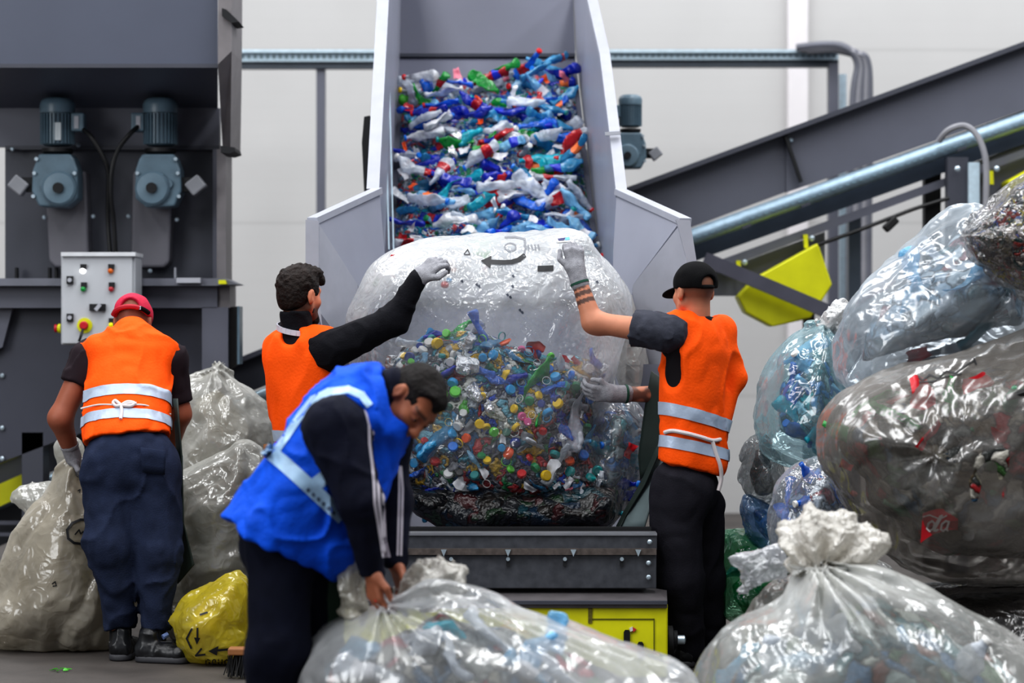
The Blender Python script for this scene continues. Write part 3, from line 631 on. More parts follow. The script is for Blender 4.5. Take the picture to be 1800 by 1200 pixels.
b = MB(); boxpx(b, 1476, 130, 1488, 820, 18.1, .06); b.build('tray_post', M_galv_l, T)
CB = tag(empty('cable_drop', P(1510, 800, 17.8)), 'bundle of grey cables bending off the tray end and dropping behind the conveyor', 'cables')
for k in range(5):
    cable('cable', [P(1400 + 6 * k, 84 + k * 1.5, 17.9), P(1450 + 4 * k, 79 + 2 * k, 17.85), P(1486 + 5 * k, 84 + k * 3, 17.8), P(1508 + 4 * k, 112 - k, 17.8), P(1500 + 7 * k, 180, 17.8), P(1494 + 8 * k, 420, 17.8), P(1494 + 8 * k, 700, 17.8)], .03, None, mat('grey_cable_%d' % (k % 2), ((104, 106, 116), (146, 146, 152))[k % 2], .5), parent=CB)
b = MB(); boxpx(b, 1522, 105, 1531, 800, 17.95, .1); b.build('drop_post', M_grey, CB)

# ---------------------------------------------------------------- sloping conveyors
CR = tag(empty('sloping_conveyor', P(1450, 640, 15)), 'long dark grey conveyor climbing past the white wall behind the bag pile', 'conveyor')
b = MB(); polypx(b, [(1060, 350), (1400, 224), (1400, 330), (1060, 458)], 15.1, .05); b.build('side_panel', M_grey, CR)
b = MB(); polypx(b, [(1382, 231), (1860, 56), (1860, 172), (1382, 338)], 15.08, .05); b.build('side_panel', M_grey, CR)
b = MB(); b.bar(P(1060, 350, 15.05), P(1860, 56, 15.05), .14, .03, (0, 0, 1)); b.build('top_flange', M_grey_d, CR)
b = MB(); b.bar(P(1380, 238, 15.03), P(1408, 320, 15.03), .02, .05, (0, 1, 0)); b.build('panel_rib', M_dark, CR); bolt(1390, 246, 15.05, CR, .014)
b = MB(); polypx(b, [(1060, 458), (1860, 172), (1860, 232), (1240, 452), (1060, 520)], 15.1, .05); b.build('lower_flange', mat('lower_flange_paint', (58, 68, 82), .4, .1), CR)
b = MB(); polypx(b, [(1180, 488), (1860, 240), (1860, 254), (1180, 506)], 15.0, .05); b.build('return_rail', M_grey, CR)
b = MB(); polypx(b, [(1240, 484), (1450, 407), (1450, 500), (1300, 520), (1240, 520)], 15.14, .03); b.build('drive_plate', M_grey, CR)
b = MB(); polypx(b, [(1700, 290), (1860, 230), (1860, 360), (1700, 400)], 15.14, .03); b.build('drive_plate', M_grey, CR)
def guard(nm, pts):
    b = MB(); polypx(b, pts, 14.86, .24); return b.build(nm, M_yellow, CR, bevel=.01)
guard('belt_guard', [(1328, 488), (1438, 427), (1463, 500), (1425, 559), (1358, 574), (1311, 549), (1297, 521)])
guard('belt_guard', [(1772, 318), (1860, 270), (1860, 420), (1790, 400)])
for x, y in ((1298, 470), (1416, 424), (1742, 312)):
    b = MB(); polypx(b, [(x - 4, y - 12), (x + 4, y - 12), (x + 5, y + 12), (x - 2, y + 12)], 14.97, .03); b.build('guard_tab', M_yellow, CR)
for x, y in ((1309, 461), (1427, 419), (1683, 297), (1752, 297)): bolt(x, y, 15.0 if x < 1600 else 14.8, CR, .018)
b = MB(); b.bar(P(1238, 455, 14.75), P(1475, 556, 14.75), .06, .085, (0, 0, 1)); b.build('diagonal_strut', mat('strut_paint', (84, 84, 96), .42), CR)
for q, D, m in (((1666, 276, 1702, 900), 14.85, M_grey_d), ((1626, 300, 1654, 900), 15.2, M_dark), ((1492, 380, 1513, 990), 15.3, mat('leg_blue_grey', (72, 82, 96), .4)), ((1414, 545, 1432, 990), 15.2, M_dark)):
    b = MB(); a = P(q[0], q[1], D); c = P(q[2], q[1], D); b.box((a.x, D, 0), (c.x, D + .1, a.z)); b.build('support_leg', m, CR)
GT = tag(empty('conduit_tray', P(1500, 320, 14.95)), 'bright galvanised cable trough clamped along the sloping grey conveyor', 'cable tray')
a = P(1150, 440, 14.95); e = P(1860, 191, 14.95); MB().tube([a, e], .052, 18).build('trough', mat('trough_steel', (150, 172, 188), .42, .45, var=.14, vscale=24), GT, smooth=True)
for k in range(60):
    c0 = a + (e - a) * ((k + .5) / 60) + Vector((0, -.051, -.012)); b = MB(); b.bar(c0 - (e - a).normalized() * .011, c0 + (e - a).normalized() * .011, .004, .012, (0, 0, 1)); b.build('trough_slot', mat('tray_slot', (120, 146, 160), .5), GT)
for px, py in ((1312, 398), (1416, 360), (1690, 262)): 
    b = MB(); b.bar(P(px - 8, py + 3, 14.87), P(px + 8, py - 3, 14.87), .04, .015, (0, 0, 1)); b.build('tray_clip', M_grey_d, GT)
b = MB(); boxpx(b, 1703, 285, 1722, 420, 14.8, .04); b.build('drop_channel', M_galv_l, GT)
cable('looped_cable', [P(1650, 248, 14.85), P(1668, 228, 14.8), P(1695, 221, 14.8), P(1716, 236, 14.78), P(1730, 268, 14.76), P(1734, 310, 14.76), P(1732, 420, 14.76)], .02, 'grey cable looped over the galvanised trough and hanging down', mat('grey_cable_1', (146, 146, 152)))
HC = tag(empty('hanging_lead', P(1560, 395, 14.7)), 'thin black lead with a loose plug strung below the sloping conveyor', 'cable')
cable('lead', [P(1438, 430, 14.8), P(1500, 408, 14.75), P(1560, 385, 14.75), P(1610, 366, 14.75), P(1668, 348, 14.75)], .012, None, parent=HC)
b = MB(); b.bar(P(1555, 404, 14.75), P(1576, 384, 14.75), .05, .06, (0, 1, 0)); b.build('plug', M_black, HC, bevel=.01)
CL = tag(empty('lower_conveyor', P(200, 900, 14.6)), 'dark grey conveyor slanting up from under the sorting machine', 'conveyor')
b = MB(); polypx(b, [(-60, 824), (560, 578), (560, 640), (-60, 890)], 14.6, .05); b.build('side_panel', M_grey_d, CL)
b = MB(); polypx(b, [(-60, 890), (560, 648), (560, 720), (-60, 985)], 14.65, .05); b.build('lower_panel', mat('lower_panel_dark', (44, 46, 54), .45), CL)
b = MB(); b.bar(P(-60, 824, 14.58), P(560, 578, 14.58), .12, .03, (0, 0, 1)); b.build('top_flange', M_grey, CL)
b = MB(); b.tube([P(-60, 905, 14.5), P(560, 657, 14.5)], .045, 14); b.build('cable_trough', M_galv, CL, smooth=True)
b = MB(); polypx(b, [(-40, 868), (36, 834), (47, 868), (-40, 908)], 14.4, .12); b.build('belt_guard', M_yellow, CL)
for y in (916, 936):
    b = MB(); boxpx(b, -60, y, 120, y + 6, 14.35, .05); b.build('bottom_rail', M_grey, CL)
for x in (40, 420):
    b = MB(); a = P(x, 850, 14.7); b.box((a.x - .05, 14.7, 0), (a.x + .05, 14.8, a.z)); b.build('support_leg', M_grey_d, CL)
# ---------------------------------------------------------------- people
A3 = lambda v: np.array(v, dtype=float)
def head_prims(c, f, u, s=1., ears=True):
    r, f, u = (A3(v) for v in frame(f, u)); c = A3(c); R = np.stack([r, f, u])
    L = lambda x, y, z: c + (x * r + y * f + z * u) * s
    p = [ell(L(0, -.012, .03), A3((.077, .1, .089)) * s, R), ell(L(0, .03, -.04), A3((.061, .064, .085)) * s, R, k=.03),
         cap(L(-.018, .066, -.1), L(.018, .066, -.1), .021 * s, k=.03)]
    for q in (-1, 1):
        p += [cap(L(q * .056, -.002, -.055), L(q * .022, .062, -.1), .021 * s, .019 * s, k=.03), cap(L(q * .016, .086, .024), L(q * .045, .074, .022), .011 * s, k=.02),
              ell(L(q * .045, .06, -.03), A3((.02, .022, .018)) * s, R, k=.03)]
        p += [ell(L(q * .033, .098, .0), A3((.02, .016, .013)) * s, R, k=.014, op='-'), ell(L(q * .033, .08, 0), A3((.014, .013, .012)) * s, R, k=.003),
              ell(L(q * .012, .106, -.036), A3((.011, .012, .01)) * s, R, k=.008)]
        if ears: p += [ell(L(q * .082, -.012, -.006), A3((.012, .021, .034)) * s, R, k=.01), ell(L(q * .096, -.006, -.004), A3((.009, .011, .02)) * s, R, k=.006, op='-')]
    p += [cap(L(0, .093, .006), L(0, .117, -.034), .008 * s, .014 * s, k=.012), cap(L(-.02, .088, -.062), L(.02, .088, -.062), .009 * s, k=.006), cap(L(-.018, .087, -.076), L(.018, .087, -.076), .01 * s, k=.006),
          cap(L(-.024, .1, -.069), L(.024, .1, -.069), .0035 * s, k=.004, op='-')]
    return p, L, R
def hand_prims(w, d, n, side, curl=.7, s=1., spread=1., thumb=.6):
    """w wrist, d towards the knuckles, n where the palm faces, side +1: thumb towards d x n"""
    w = A3(w); d = A3(Vector(d).normalized()); n = A3(n); n = n - d * (n @ d); n /= np.linalg.norm(n); t = np.cross(d, n) * side; p = []
    for i, (o, ln, pl) in enumerate(((.030, .072, .092), (.0095, .08, .096), (-.011, .074, .092), (-.030, .058, .084))):
        k = w + (d * pl + t * o * spread) * s; p.append(cap(w + (d * .012 + t * o * .6) * s, k, .0155 * s, .0125 * s, k=.012)); q = k; a = 0
        for j, (fr, cu) in enumerate(((.45, .75), (.31, 1.1), (.24, .8))):
            a += curl * cu; dd = d * math.cos(a) + n * math.sin(a) + t * (o * 1.6 * (1 - curl * .6)) ; dd /= np.linalg.norm(dd)
            e = q + dd * ln * fr * s; p.append(cap(q, e, (.0105 - .001 * j) * s, (.0098 - .001 * j) * s, k=.004)); q = e
    b = w + (d * .028 + t * .026) * s; m = b + (d * .035 + t * .032 + n * .018 * thumb) * s; e = m + (d * .036 + t * (.006 - .02 * thumb) + n * .022 * thumb) * s
    p += [cap(w + (d * .02 + t * .012) * s, b, .018 * s, .017 * s, k=.012), cap(b, m, .0155 * s, .0115 * s, k=.008), cap(m, e, .0115 * s, .009 * s, k=.004)]
    return p
def folds(a=.006, f=9., seed=0., b=.004, st=(1, 1, .45)):
    def fn(x, y, z):
        X, Y, Z = x * st[0], y * st[1], z * st[2]; w = .04 * vnoise(x, y, z, 6, seed + 8)
        rg = np.clip(ridged(X + w, Y + w, Z - w, f * .9, seed + 4), 0, 1)
        return a * vnoise(X, Y, Z, f, seed) - b * 1.8 * rg ** 3 + b * .6 * ridged(X, Y, Z + w, f * 2.4, seed + 6)
    return fn
def skin_col(base, mods=()):
    base = lin(base)[:3]
    def fn(V):
        C = np.tile(np.array(base), (len(V), 1)); C *= (1 + .1 * vnoise(V[:, 0], V[:, 1], V[:, 2], 14, 2))[:, None]
        for m in mods:
            w, c = m(V); C = C * (1 - w[:, None]) + np.array(lin(c)[:3]) * w[:, None]
        return C
    return fn
M_skin = mat('skin', (0, 0, 0), .5, var=.05, vscale=30, attr=True, spec=.35)
M_orange = mat('orange_vest_cloth', (255, 92, 8), .75, var=.05, vscale=12, bump=.15, bscale=90, spec=.2)
M_band = mat('reflective_tape', (178, 192, 212), .35, .15, var=.08, vscale=14, bump=.1, bscale=50)
M_blue = mat('blue_vest_cloth', (0, 84, 214), .7, var=.12, vscale=10, bump=.2, bscale=60, spec=.25)
M_band_b = mat('pale_reflective_tape', (164, 196, 226), .4, .1, var=.12, vscale=20)
M_navy = mat('navy_jacket_cloth', (15, 18, 36), .8, var=.15, vscale=20, bump=.1, bscale=120, spec=.2)
M_navy_t = mat('navy_trouser_cloth', (40, 48, 70), .85, var=.2, vscale=16, bump=.2, bscale=160, spec=.15)
M_blk_t = mat('black_trouser_cloth', (36, 35, 42), .85, var=.15, vscale=20, bump=.15, bscale=160, spec=.15)
M_dnavy = mat('dark_navy_trouser_cloth', (14, 17, 32), .85, var=.15, vscale=18, spec=.15)
M_knit = mat('black_ribbed_knit', (20, 20, 26), .85, var=.1, bump=.2, bscale=140, spec=.2, stretch=(1, 1, 1))
M_tee = mat('charcoal_tee_cloth', (58, 60, 70), .8, var=.12, vscale=25, bump=.12, bscale=120, spec=.2)
M_tee_b = mat('black_tee_cloth', (24, 21, 25), .8, var=.1, spec=.2)
M_tee_c = mat('maroon_black_tee_cloth', (40, 30, 36), .8, var=.12, spec=.2)
M_glove = mat('grey_knit_glove', (152, 152, 158), .8, var=.16, vscale=60, bump=.4, bscale=260, spec=.2)
M_cuff = mat('green_glove_hem', (24, 74, 58), .8)
M_hair = mat('dark_brown_hair', (34, 25, 22), .6, var=.45, vscale=40, bump=.5, bscale=90, spec=.2, stretch=(1, .5, 1))
M_hair_b = mat('black_brown_hair', (20, 15, 14), .65, var=.4, vscale=40, bump=.4, bscale=100, spec=.2)
M_capb = mat('black_cap_cloth', (13, 13, 15), .85, spec=.15, var=.15, vscale=40, bump=.15, bscale=200)
M_capr = mat('crimson_cap_cloth', (196, 24, 66), .75, var=.12, vscale=30, bump=.2, bscale=160)
M_apron = mat('dark_green_apron', (36, 48, 44), .6, var=.12, vscale=10)
M_apron_i = mat('grey_green_apron_lining', (104, 118, 120), .6, var=.12, vscale=10)
M_cord = mat('white_apron_cord', (214, 206, 206), .8)
M_shoe = mat('black_shoe_leather', (26, 27, 30), .35, var=.2, vscale=20)
M_sole = mat('grey_shoe_sole', (62, 62, 66), .6, var=.15)
M_eye = mat('eye_white', (200, 190, 184), .2)
def sheet(name, pts, m, parent, th=.006, sub=3, wave=.012, seed=0.):
    """a hanging piece of cloth: a grid between a left and a right edge, gently waved; pts: list of (left point, right point)"""
    n = 8; rows = []
    ref = [(A3(a), A3(b)) for a, b in pts]
    for i in range(len(ref) - 1):
        for j in range(sub if i < len(ref) - 2 else sub + 1):
            t = j / sub; rows.append((ref[i][0] * (1 - t) + ref[i + 1][0] * t, ref[i][1] * (1 - t) + ref[i + 1][1] * t))
    V = []
    for a, b in rows:
        for k in range(n + 1):
            p = a + (b - a) * k / n; p = p + A3((0, wave * float(vnoise(p[0], p[1] * 0, p[2], 9, seed)), 0)); V.append(p)
    Fc = [(r * (n + 1) + k, r * (n + 1) + k + 1, (r + 1) * (n + 1) + k + 1, (r + 1) * (n + 1) + k) for r in range(len(rows) - 1) for k in range(n)]
    o = mk(name, np.array(V), Fc, m, parent); s = o.modifiers.new('cloth', 'SOLIDIFY'); s.thickness = th; return o
def shoe(parent, heel, toe, lab=None):
    h = A3(heel); t = A3(toe); d = t - h; ln = np.linalg.norm(d); d /= ln
    o = blob('shoe', [cap(h + d * .05 + A3((0, 0, .05)), h + d * (ln - .05) + A3((0, 0, .042)), .046, .042, k=.02), cap(h + d * .05 + A3((0, 0, .06)), h + d * .06 + A3((0, 0, .12)), .045, .042, k=.03), half(h + A3((0, 0, .022)), (0, 0, -1))], M_shoe, parent, .006, folds(.002, 30, 1))
    blob('shoe_sole', [cap(h + d * .05 + A3((0, 0, .016)), h + d * (ln - .05) + A3((0, 0, .016)), .052, .047, k=.02), half(h + A3((0, 0, .03)), (0, 0, 1)), half(h + A3((0, 0, .001)), (0, 0, -1))], M_sole, o, .006)
    MB().tube([h + d * .13 + A3((-.03, 0, .09)), h + d * .14 + A3((.03, 0, .09))], .005, 6).build('shoe_lace', M_shoe, o); return o
def glove(parent, w, d, n, side, el, curl, s=1.05, hem=None, thumb=.6):
    w = A3(w); el = A3(el); back = (el - w) / np.linalg.norm(el - w)
    g = blob('work_glove', hand_prims(w, d, n, side, curl, s, thumb=thumb) + [cap(w + back * .05, w + A3(d) * .02, .04, .038, k=.02)], M_glove, parent, .0035, lambda x, y, z: .0012 * vnoise(x, y, z, 60, 1))
    MB().tube([w + back * .052, w + back * .042], .0425, 20).build('glove_hem', hem or M_glove, g, smooth=True); return g

# ======== the man in the black cap
def man_black_cap():
    D = 10.52; f = A3((-.6, .8, 0)); r = A3((.8, .6, 0)); p = lambda x, y, dd=0.: PN(x, y, D + dd)
    hc = p(1220, 512); hf = A3((-.5, .86, .0)); hp, HL, HR = head_prims(hc, hf, (0, 0, 1), .98)
    nb = p(1226, 575); shl = p(1165, 585, -.1); shr = p(1262, 594, .1); ell_ = p(1042, 566, .0); wl = p(1013, 480, .03); elr = p(1205, 694, .24); wr = p(1082, 692, .16); pel = p(1205, 865)
    hpl = p(1186, 890, -.02); hpr = p(1232, 890, .13); kl = p(1192, 1020, -.02); kr = p(1240, 1020, .2); al = A3((p(1212, 1150, .05)[0], D + .05, .09)); ar = A3((p(1248, 1100, .25)[0], D + .25, .09))
    body = hp + [cap(HL(0, -.03, -.04), nb, .053, .056, k=.015), cap(nb + A3((0, 0, -.08)), pel, .08, .09, k=.03), cap(shl, shr, .04, k=.02), cap(shl, ell_, .056, .044, k=.03), cap(ell_, wl, .047, .031, k=.025), cap(shr, elr, .05, .042, k=.03), cap(elr, wr, .044, .031, k=.025),
                 ell(ell_ + A3((.03, 0, -.01)), (.05, .045, .045), k=.03), cap(hpl, kl, .07, .055, k=.03), cap(kl, al, .055, .04, k=.03), cap(hpr, kr, .07, .055, k=.03), cap(kr, ar, .055, .04, k=.03)]
    body += [cap(wl, wl + (wl - ell_) / np.linalg.norm(wl - ell_) * .03, .028, .022), cap(wr, wr + (wr - elr) / np.linalg.norm(wr - elr) * .03, .028, .022), cap(al, al + A3((-.03, .06, -.04)), .035, .03), cap(ar, ar + A3((-.03, .06, -.04)), .035, .03)]
    def along(V, a, b): ab = b - a; t = ((V - a) @ ab) / (ab @ ab); dist = np.linalg.norm(V - a - np.clip(t, 0, 1)[:, None] * ab, axis=1); return t, dist
    def tattoo(V):
        t, ds = along(V, ell_, wl); on = ds < .075
        w = on * (((t > .38) & (t < .47)) | ((t > .53) & (t < .62))) * .85
        w = np.maximum(w, on * (t > .66) * np.clip(.35 + 1.6 * ridged(V[:, 0], V[:, 1], V[:, 2], 34, 3), 0, .85))
        t2, d2 = along(V, elr, wr); w = np.maximum(w, (d2 < .07) * (t2 > 0) * np.clip(.1 + 1.4 * ridged(V[:, 0], V[:, 1], V[:, 2], 30, 5), 0, .75)); return w, (52, 48, 50)
    def stubble(V):
        q = (V - hc) @ HR.T; w = np.clip((q[:, 2] + .075) / .05, 0, 1) * np.clip((.02 - q[:, 1]) / .03, 0, 1) * (q[:, 2] > -.12) * (np.abs(q[:, 0]) < .075); return w * .72, (84, 56, 44)
    T = tag(empty('person', (hc[0], D, 0)), 'person in a black cap, orange vest and black trousers raising a tattooed arm', 'person')
    B = blob('body', body, M_skin, T, .006, col=skin_col((196, 132, 104), (stubble, tattoo)))
    tee = blob('shirt', [cap(p(1222, 618), p(1216, 812), .15, .126, k=.05, flat=(f, .68)), cap(shl, shr, .066, k=.06), cap(nb + A3((0, 0, -.03)), nb + A3((0, 0, .05)), .08, .066, k=.03), half(nb + A3((0, 0, .048)), (0, 0, 1)), cap(shr, shr + (elr - shr) * .6, .062, .06, k=.04)], M_tee_b, T, .008, folds(.006, 9, 3))
    blob('shirt_sleeve', [cap(shl + A3((.03, 0, 0)), shl + (ell_ - shl) * .42, .083, .079, k=.03), half(shl + (ell_ - shl) * .42, ell_ - shl)], M_tee, tee, .006, folds(.004, 14, 6, .004, (1, 1, 1)))
    vest = blob('safety_vest', [cap(p(1223, 620), p(1211, 822), .168, .152, k=.05, flat=(f, .72)), cap(p(1180, 575, -.06), p(1266, 580, .1), .066, k=.06), cap(p(1222, 588), p(1222, 600), .075, .09, k=.03), cap(p(1262, 586, .08), p(1293, 664, .1), .045, .04, k=.05), cap(p(1293, 664, .1), p(1254, 775, .04), .04, .05, k=.05), cap(p(1205, 806, -.02), p(1252, 815, .0), .085, .065, k=.06),
        cap(p(1160, 594, -.175), p(1165, 656, -.175), .112, .106, k=.012, op='-'), ell(nb + A3((.02, .05, .075)), (.085, .11, .065), k=.01, op='-'), half(p(1215, 822), (-.22, 0, -1))], M_orange, T, .007, folds(.009, 8, 12, .008, (1, 1, .45)))
    band_of(vest, 'reflective_band', p(1215, 732), (.24, .1, 1), .054, M_band, vest); band_of(vest, 'reflective_band', p(1220, 788), (.2, .1, 1), .05, M_band, vest)
    tr = blob('trousers', [ell(pel + A3((.0, 0, .02)), (.158, .125, .14), np.stack([r, f, A3((0, 0, 1))]), k=.05), cap(hpl, kl, .108, .094, k=.04), cap(kl, al + A3((0, 0, -.02)), .092, .07, k=.04), cap(hpr, kr, .1, .088, k=.03), cap(kr, ar + A3((0, 0, -.02)), .086, .068, k=.04), half(p(1205, 790), (0, 0, 1))], M_blk_t, T, .008, folds(.009, 7, 21, .007, (1, 1, .6)))
    for a in (al, ar): shoe(T, (a[0], a[1] - .06, 0), (a[0] - .13, a[1] + .18, 0))
    cp = blob('cap', [ell(HL(0, -.012, .036), (.091, .112, .096), HR, k=.01), half(HL(0, 0, .012), -HR[2]), ell(HL(0, -.125, .035), (.036, .05, .034), HR, k=.008, op='-')], M_capb, T, .005, lambda x, y, z: .002 * vnoise(x, y, z, 30, 2))
    blob('cap_brim', [ell(HL(0, .12, .0), (.072, .085, .012), np.stack([HR[0], (HR[1] * .95 - HR[2] * .31), (HR[2] * .95 + HR[1] * .31)]))], M_capb, cp, .004)
    MB().tube([HL(.045 * math.sin(a), -.012 - .112 * math.cos(a) * 1.02, .018) for a in np.linspace(-1.1, 1.1, 9)], .009, 8).build('cap_strap', M_capb, cp, smooth=True)
    glove(T, wl, (-.12, .02, 1), (-.1, .9, .1), 1, ell_, .95, 1.08, M_cuff); glove(T, wr, (-1, .1, .03), (.0, .6, .4), -1, elr, .55, 1.05, M_cuff)
    ap = sheet('apron', [(p(1146, 652, .16), p(1168, 668, .1)), (p(1134, 720, .2), p(1172, 745, .1)), (p(1123, 800, .24), p(1170, 782, .12)), (p(1127, 842, .26), p(1152, 822, .18))], M_apron, T, seed=2)
    sheet('apron_flap', [(p(1158, 792, .14), p(1180, 792, .08)), (p(1130, 848, .2), p(1168, 832, .1)), (p(1098, 902, .24), p(1148, 880, .12)), (p(1082, 934, .22), p(1134, 926, .12))], M_apron_i, ap, seed=5)
    sheet('apron_hem', [(p(1160, 775, .1), p(1168, 778, .08)), (p(1129, 846, .18), p(1135, 852, .14)), (p(1096, 902, .22), p(1102, 906, .2)), (p(1080, 934, .2), p(1087, 936, .18))], M_apron, ap, wave=.004)
    c = [vest.data.vertices[0].co]
    BV = BVHTree.FromPolygons([v.co + WORLD[vest.name] for v in vest.data.vertices], [q.vertices[:] for q in vest.data.polygons]); cm = Vector((0, 0, CAMZ))
    def on(x, y, o=.008):
        d = (P(x, y, 10) - cm).normalized(); h = BV.ray_cast(cm, d)[0]; return (h if h is not None else P(x, y, D - .1)) - d * o
    cable('apron_cord', [on(1168, 760), on(1182, 757), on(1205, 761), on(1232, 768), on(1252, 774), on(1266, 772)], .009, None, M_cord, parent=ap); cable('apron_cord', [on(1252, 774), on(1258, 795), on(1266, 818), P(1268, 840, D - .06), P(1263, 862, D - .06)], .009, None, M_cord, parent=ap)
man_black_cap()

# ======== the bearded man
def man_beard():
    D = 10.74; f = A3((.45, .89, 0)); r = A3((.89, -.45, 0)); p = lambda x, y, dd=0.: PN(x, y, D + dd)
    hc = p(527, 518); hp, HL, HR = head_prims(hc, (.62, .78, -.04), (.04, 0, 1), 1.0)
    nb = p(524, 592); shr = p(578, 612, -.08); shl = p(498, 624, .1); er = p(693, 562, -.12); wr = p(734, 490, -.16); el = p(515, 735, .26); wl = p(540, 790, .38); pel = p(548, 840)
    kl = p(535, 1000, .05); kr = p(560, 1000, -.03); al = A3((kl[0], D + .05, .09)); ar = A3((kr[0] + .05, D - .05, .09))
    body = hp + [cap(HL(0, -.03, -.04), nb, .053, .055, k=.015), cap(nb + A3((0, 0, -.1)), pel, .08, .09, k=.02), cap(shl, shr, .035, k=.02), cap(shr, er, .05, .04, k=.03), cap(er, wr, .04, .03, k=.03), cap(wr, wr + A3((.015, .0, .015)), .024, .02), cap(shl, el, .05, .04, k=.03), cap(el, wl, .04, .03, k=.03)]
    body += hand_prims(wl, (.2, .3, -1), (1, 0, 0), 1, .5) + [cap(pel + A3((-.04, 0, -.05)), kl, .07, .055, k=.03), cap(kl, al, .055, .04), cap(pel + A3((.04, 0, -.05)), kr, .07, .055, k=.03), cap(kr, ar, .055, .04), cap(al, al + A3((.02, .06, -.04)), .035, .03), cap(ar, ar + A3((.02, .06, -.04)), .035, .03)]
    def beard(V):
        q = (V - hc) @ HR.T; w = np.clip((-.03 - q[:, 2]) / .03, 0, 1) * np.clip((q[:, 1] - .005) / .02, 0, 1) * (q[:, 2] > -.16); return w * .85, (48, 32, 28)
    def fade(V):
        q = (V - hc) @ HR.T; w = np.clip((q[:, 2] + .115) / .05, 0, 1) * np.clip((.02 - q[:, 1]) / .03, 0, 1) * (np.abs(q[:, 0]) < .078); return w * .85, (50, 37, 32)
    T = tag(empty('person', (hc[0], D, 0)), 'bearded person in black sweater and orange vest reaching up to the bag', 'person')
    blob('body', body, M_skin, T, .006, col=skin_col((205, 128, 98), (beard, fade)))
    blob('hair', [ell(HL(0, -.018, .038), (.086, .108, .098), HR, k=.01), ell(HL(0, -.046, -.012), (.071, .07, .084), HR, k=.02), ell(HL(.0, .06, .105), (.06, .055, .035), HR, k=.03), ell(HL(.015, .105, .07), (.035, .03, .028), HR, k=.02), ell(HL(0, .13, -.03), (.075, .085, .085), HR, k=.015, op='-'), half(HL(0, -.05, -.07), -HR[2] * .95 + HR[1] * .45, .03), ell(HL(.088, .0, -.02), (.03, .026, .04), HR, k=.01, op='-'), ell(HL(-.088, .0, -.02), (.03, .026, .04), HR, k=.01, op='-')],
         M_hair, T, .005, lambda x, y, z: (.006 * vnoise(x, y, z, 24, 3) + .005 * ridged(x, y, z, 50, 5)) * np.clip((z - HL(0, 0, -.04)[2]) / .08, .1, 1))
    blob('beard', [cap(HL(.05, .015, -.06), HL(.022, .07, -.105), .024, .024, k=.02), cap(HL(-.05, .015, -.06), HL(-.022, .07, -.105), .024, .024, k=.02), cap(HL(-.02, .07, -.106), HL(.02, .07, -.106), .026, k=.02)], M_hair, T, .005, lambda x, y, z: .003 * vnoise(x, y, z, 50, 3))
    sw = blob('sweater', [cap(p(528, 632), p(548, 830), .146, .135, k=.05, flat=(f, .7)), cap(shl, shr, .066, k=.06), cap(nb + A3((0, .0, -.03)), HL(0, -.03, -.07), .074, .07, k=.02), half(HL(0, -.03, -.078), (.0, .0, 1)), cap(shr + A3((.0, 0, -.01)), er, .086, .062, k=.05), cap(er, wr, .063, .042, k=.04), cap(shl, el, .07, .058, k=.04), cap(el, wl, .056, .042, k=.03)], M_knit, T, .007, folds(.004, 10, 8, .004, (1, 1, 1)))
    glove(T, wr, (.74, .05, .66), (.45, .75, -.45), -1, er, .85, 1.12)
    vest = blob('safety_vest', [cap(p(526, 632), p(545, 830), .163, .148, k=.05, flat=(f, .74)), cap(p(490, 612, .06), p(572, 598, -.06), .06, k=.06), cap(p(612, 590, -.2), p(616, 672, -.18), .105, .1, k=.012, op='-'), ell(nb + A3((-.03, -.12, .0)), (.06, .09, .05), k=.015, op='-'), cap(nb + A3((0, .02, .02)), nb + A3((0, .02, .2)), .085, k=.015, op='-'), half(p(545, 850), (0, 0, -1))], M_orange, T, .007, folds(.008, 7, 33, .008))
    band_of(vest, 'reflective_band', p(540, 765), (0, 0, 1), .05, M_band, vest); band_of(vest, 'reflective_band', p(540, 815), (0, 0, 1), .05, M_band, vest)
    ring = [nb + A3((.093 * math.cos(a), .086 * math.sin(a), .036 + .02 * math.sin(a) - .012 * math.cos(a))) for a in np.linspace(-math.pi, math.pi, 25)]
    b = MB(); 
    for a, e in zip(ring, ring[1:]): b.bar(a, e, .006, .024, (0, 0, 1))
    b.build('apron_strap', mat('pale_strap', (190, 190, 200), .7), T)
    blob('trousers', [ell(pel, (.155, .125, .15), np.stack([r, f, A3((0, 0, 1))]), k=.05), cap(p(535, 880, .03), kl, .09, .08, k=.04), cap(kl, al, .08, .066, k=.04), cap(p(562, 880, -.03), kr, .09, .08, k=.03), cap(kr, ar, .08, .066, k=.04)], M_blk_t, T, .01, folds(.008, 7, 2))
    for a in (al, ar): shoe(T, (a[0] - .03, a[1] - .06, 0), (a[0] + .07, a[1] + .2, 0))
man_beard()

